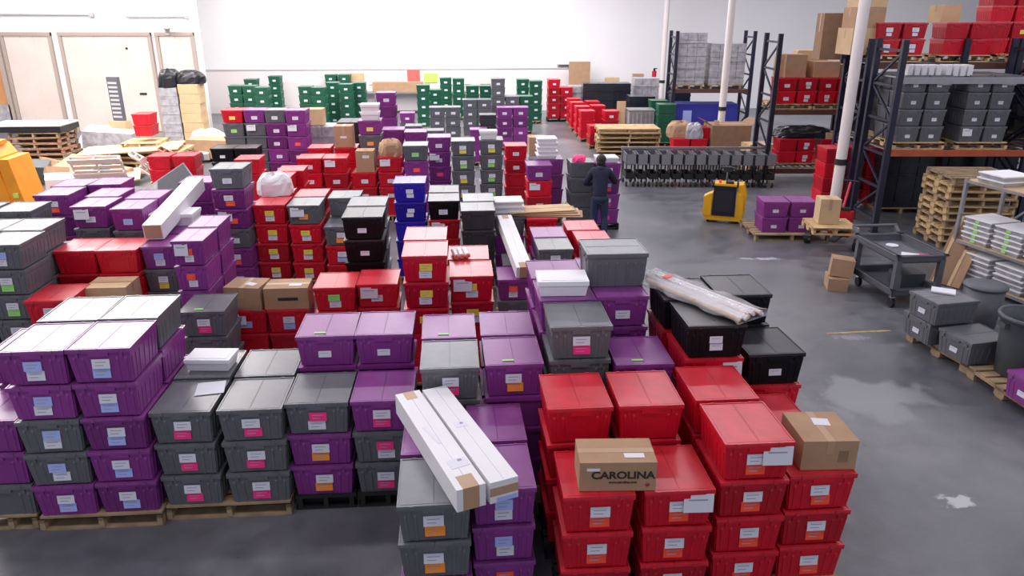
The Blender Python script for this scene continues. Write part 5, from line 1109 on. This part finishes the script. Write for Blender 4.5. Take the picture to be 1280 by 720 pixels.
V, Ed, Rr = body_skel(); skin_obj('body', V, Ed, Rr, 'skin', P)
V, Ed, Rr = body_skel(.022, 'top'); skin_obj('hooded_jacket', V, Ed, Rr, 'navy_cloth', P)
V, Ed, Rr = body_skel(.014, 'legs'); skin_obj('jeans', V, Ed, Rr, 'denim', P)
def ell(b, c, r, m, n=14, k=8, T=None, zmin=-1):
    vs = [(c[0]+r[0]*math.sin(math.pi*j/k)*math.cos(2*math.pi*i/n), c[1]+r[1]*math.sin(math.pi*j/k)*math.sin(2*math.pi*i/n), c[2]+r[2]*max(zmin, -math.cos(math.pi*j/k))) for j in range(k+1) for i in range(n)]
    b.add(vs, [(j*n+i, j*n+(i+1) % n, (j+1)*n+(i+1) % n, (j+1)*n+i) for j in range(k) for i in range(n)], m, T, smooth=True)
b = MB(); ell(b, (0, .245, 1.515), (.098, .108, .10), 'hair'); ell(b, (0, .20, 1.46), (.085, .06, .09), 'hair'); b.build('hair', P)
b = MB(); ell(b, (0, .13, 1.335), (.105, .06, .07), 'navy_cloth'); b.build('hood', P)
b = MB(); ell(b, (0, .01, .775), (.178, .15, .10), 'navy_cloth'); b.build('jacket_hem', P)
b = MB()
for s in (-1, 1): ell(b, (s*.035, .36, 1.475), (.014, .012, .009), 'hair', 8, 5)
b.build('eyes', P)
b = MB(); ell(b, (0, .375, 1.45), (.012, .02, .02), 'skin', 8, 5); b.build('nose', P)
for s in (-1, 1):
    b = MB(); ell(b, (s*.122, .06, .045), (.055, .14, .05), 'rubber'); b.box(s*.122-.05, s*.122+.05, -.07, .19, 0, .02, 'rubber'); b.build('shoe', P)

# ------------------------------------------------------------------ light
def area(name, loc, size, sy, power, col=(1, 1, 1), rot=(0, 0, 0)):
    l = D.lights.new(name, 'AREA'); l.shape = 'RECTANGLE'; l.size = size; l.size_y = sy; l.energy = power; l.color = col
    o = D.objects.new(name, l); C.objects.link(o); o.location = loc; o.rotation_euler = rot; return o
def fixture(x, y, L, power, col): area('strip_light', (x, y, WH-.42), L, .30, power, col)
for j, y in enumerate((3.0, 8.5, 14, 19.5, 25, 30.5)):
    for i, x in enumerate((-15.5, -9, -2.5, 4, 10.5, 17)):
        left = max(0, 1-(x+15.5)/22); back = j/5
        power = 150*(.42+.9*left*(.35+.65*back)+.45*back)
        col = (1, .95, .93) if x < -4 else (.94, .92, 1)
        fixture(x, y, 4.0, power, col)
# unseen area lights added for glare on the lids and a brighter back wall
area('fill_light', (-12.0, 18.0, 7.3), 9, 9, 1500, (1, .96, .95))
area('fill_light', (-2.5, 29.0, 7.3), 11, 6, 900, (1, .97, .95))

w = D.worlds.new('sky'); bpy.context.scene.world = w; w.use_nodes = True
w.node_tree.nodes['Background'].inputs[0].default_value = (.80, .84, 1, 1); w.node_tree.nodes['Background'].inputs[1].default_value = .55

# ------------------------------------------------------------------ camera
cam = D.cameras.new('camera'); co = D.objects.new('camera', cam); C.objects.link(co)
cam.sensor_width = 36; cam.lens = 937/1280*36; cam.clip_end = 200
co.location = (0, 0, 4.147); co.rotation_euler = (R(90-20.06), 0, 0)
sc = bpy.context.scene; sc.camera = co
sc.view_settings.view_transform = 'Standard'; sc.view_settings.look = 'None'; sc.view_settings.gamma = 1
sc.view_settings.use_curve_mapping = False; sc.view_settings.exposure = .35
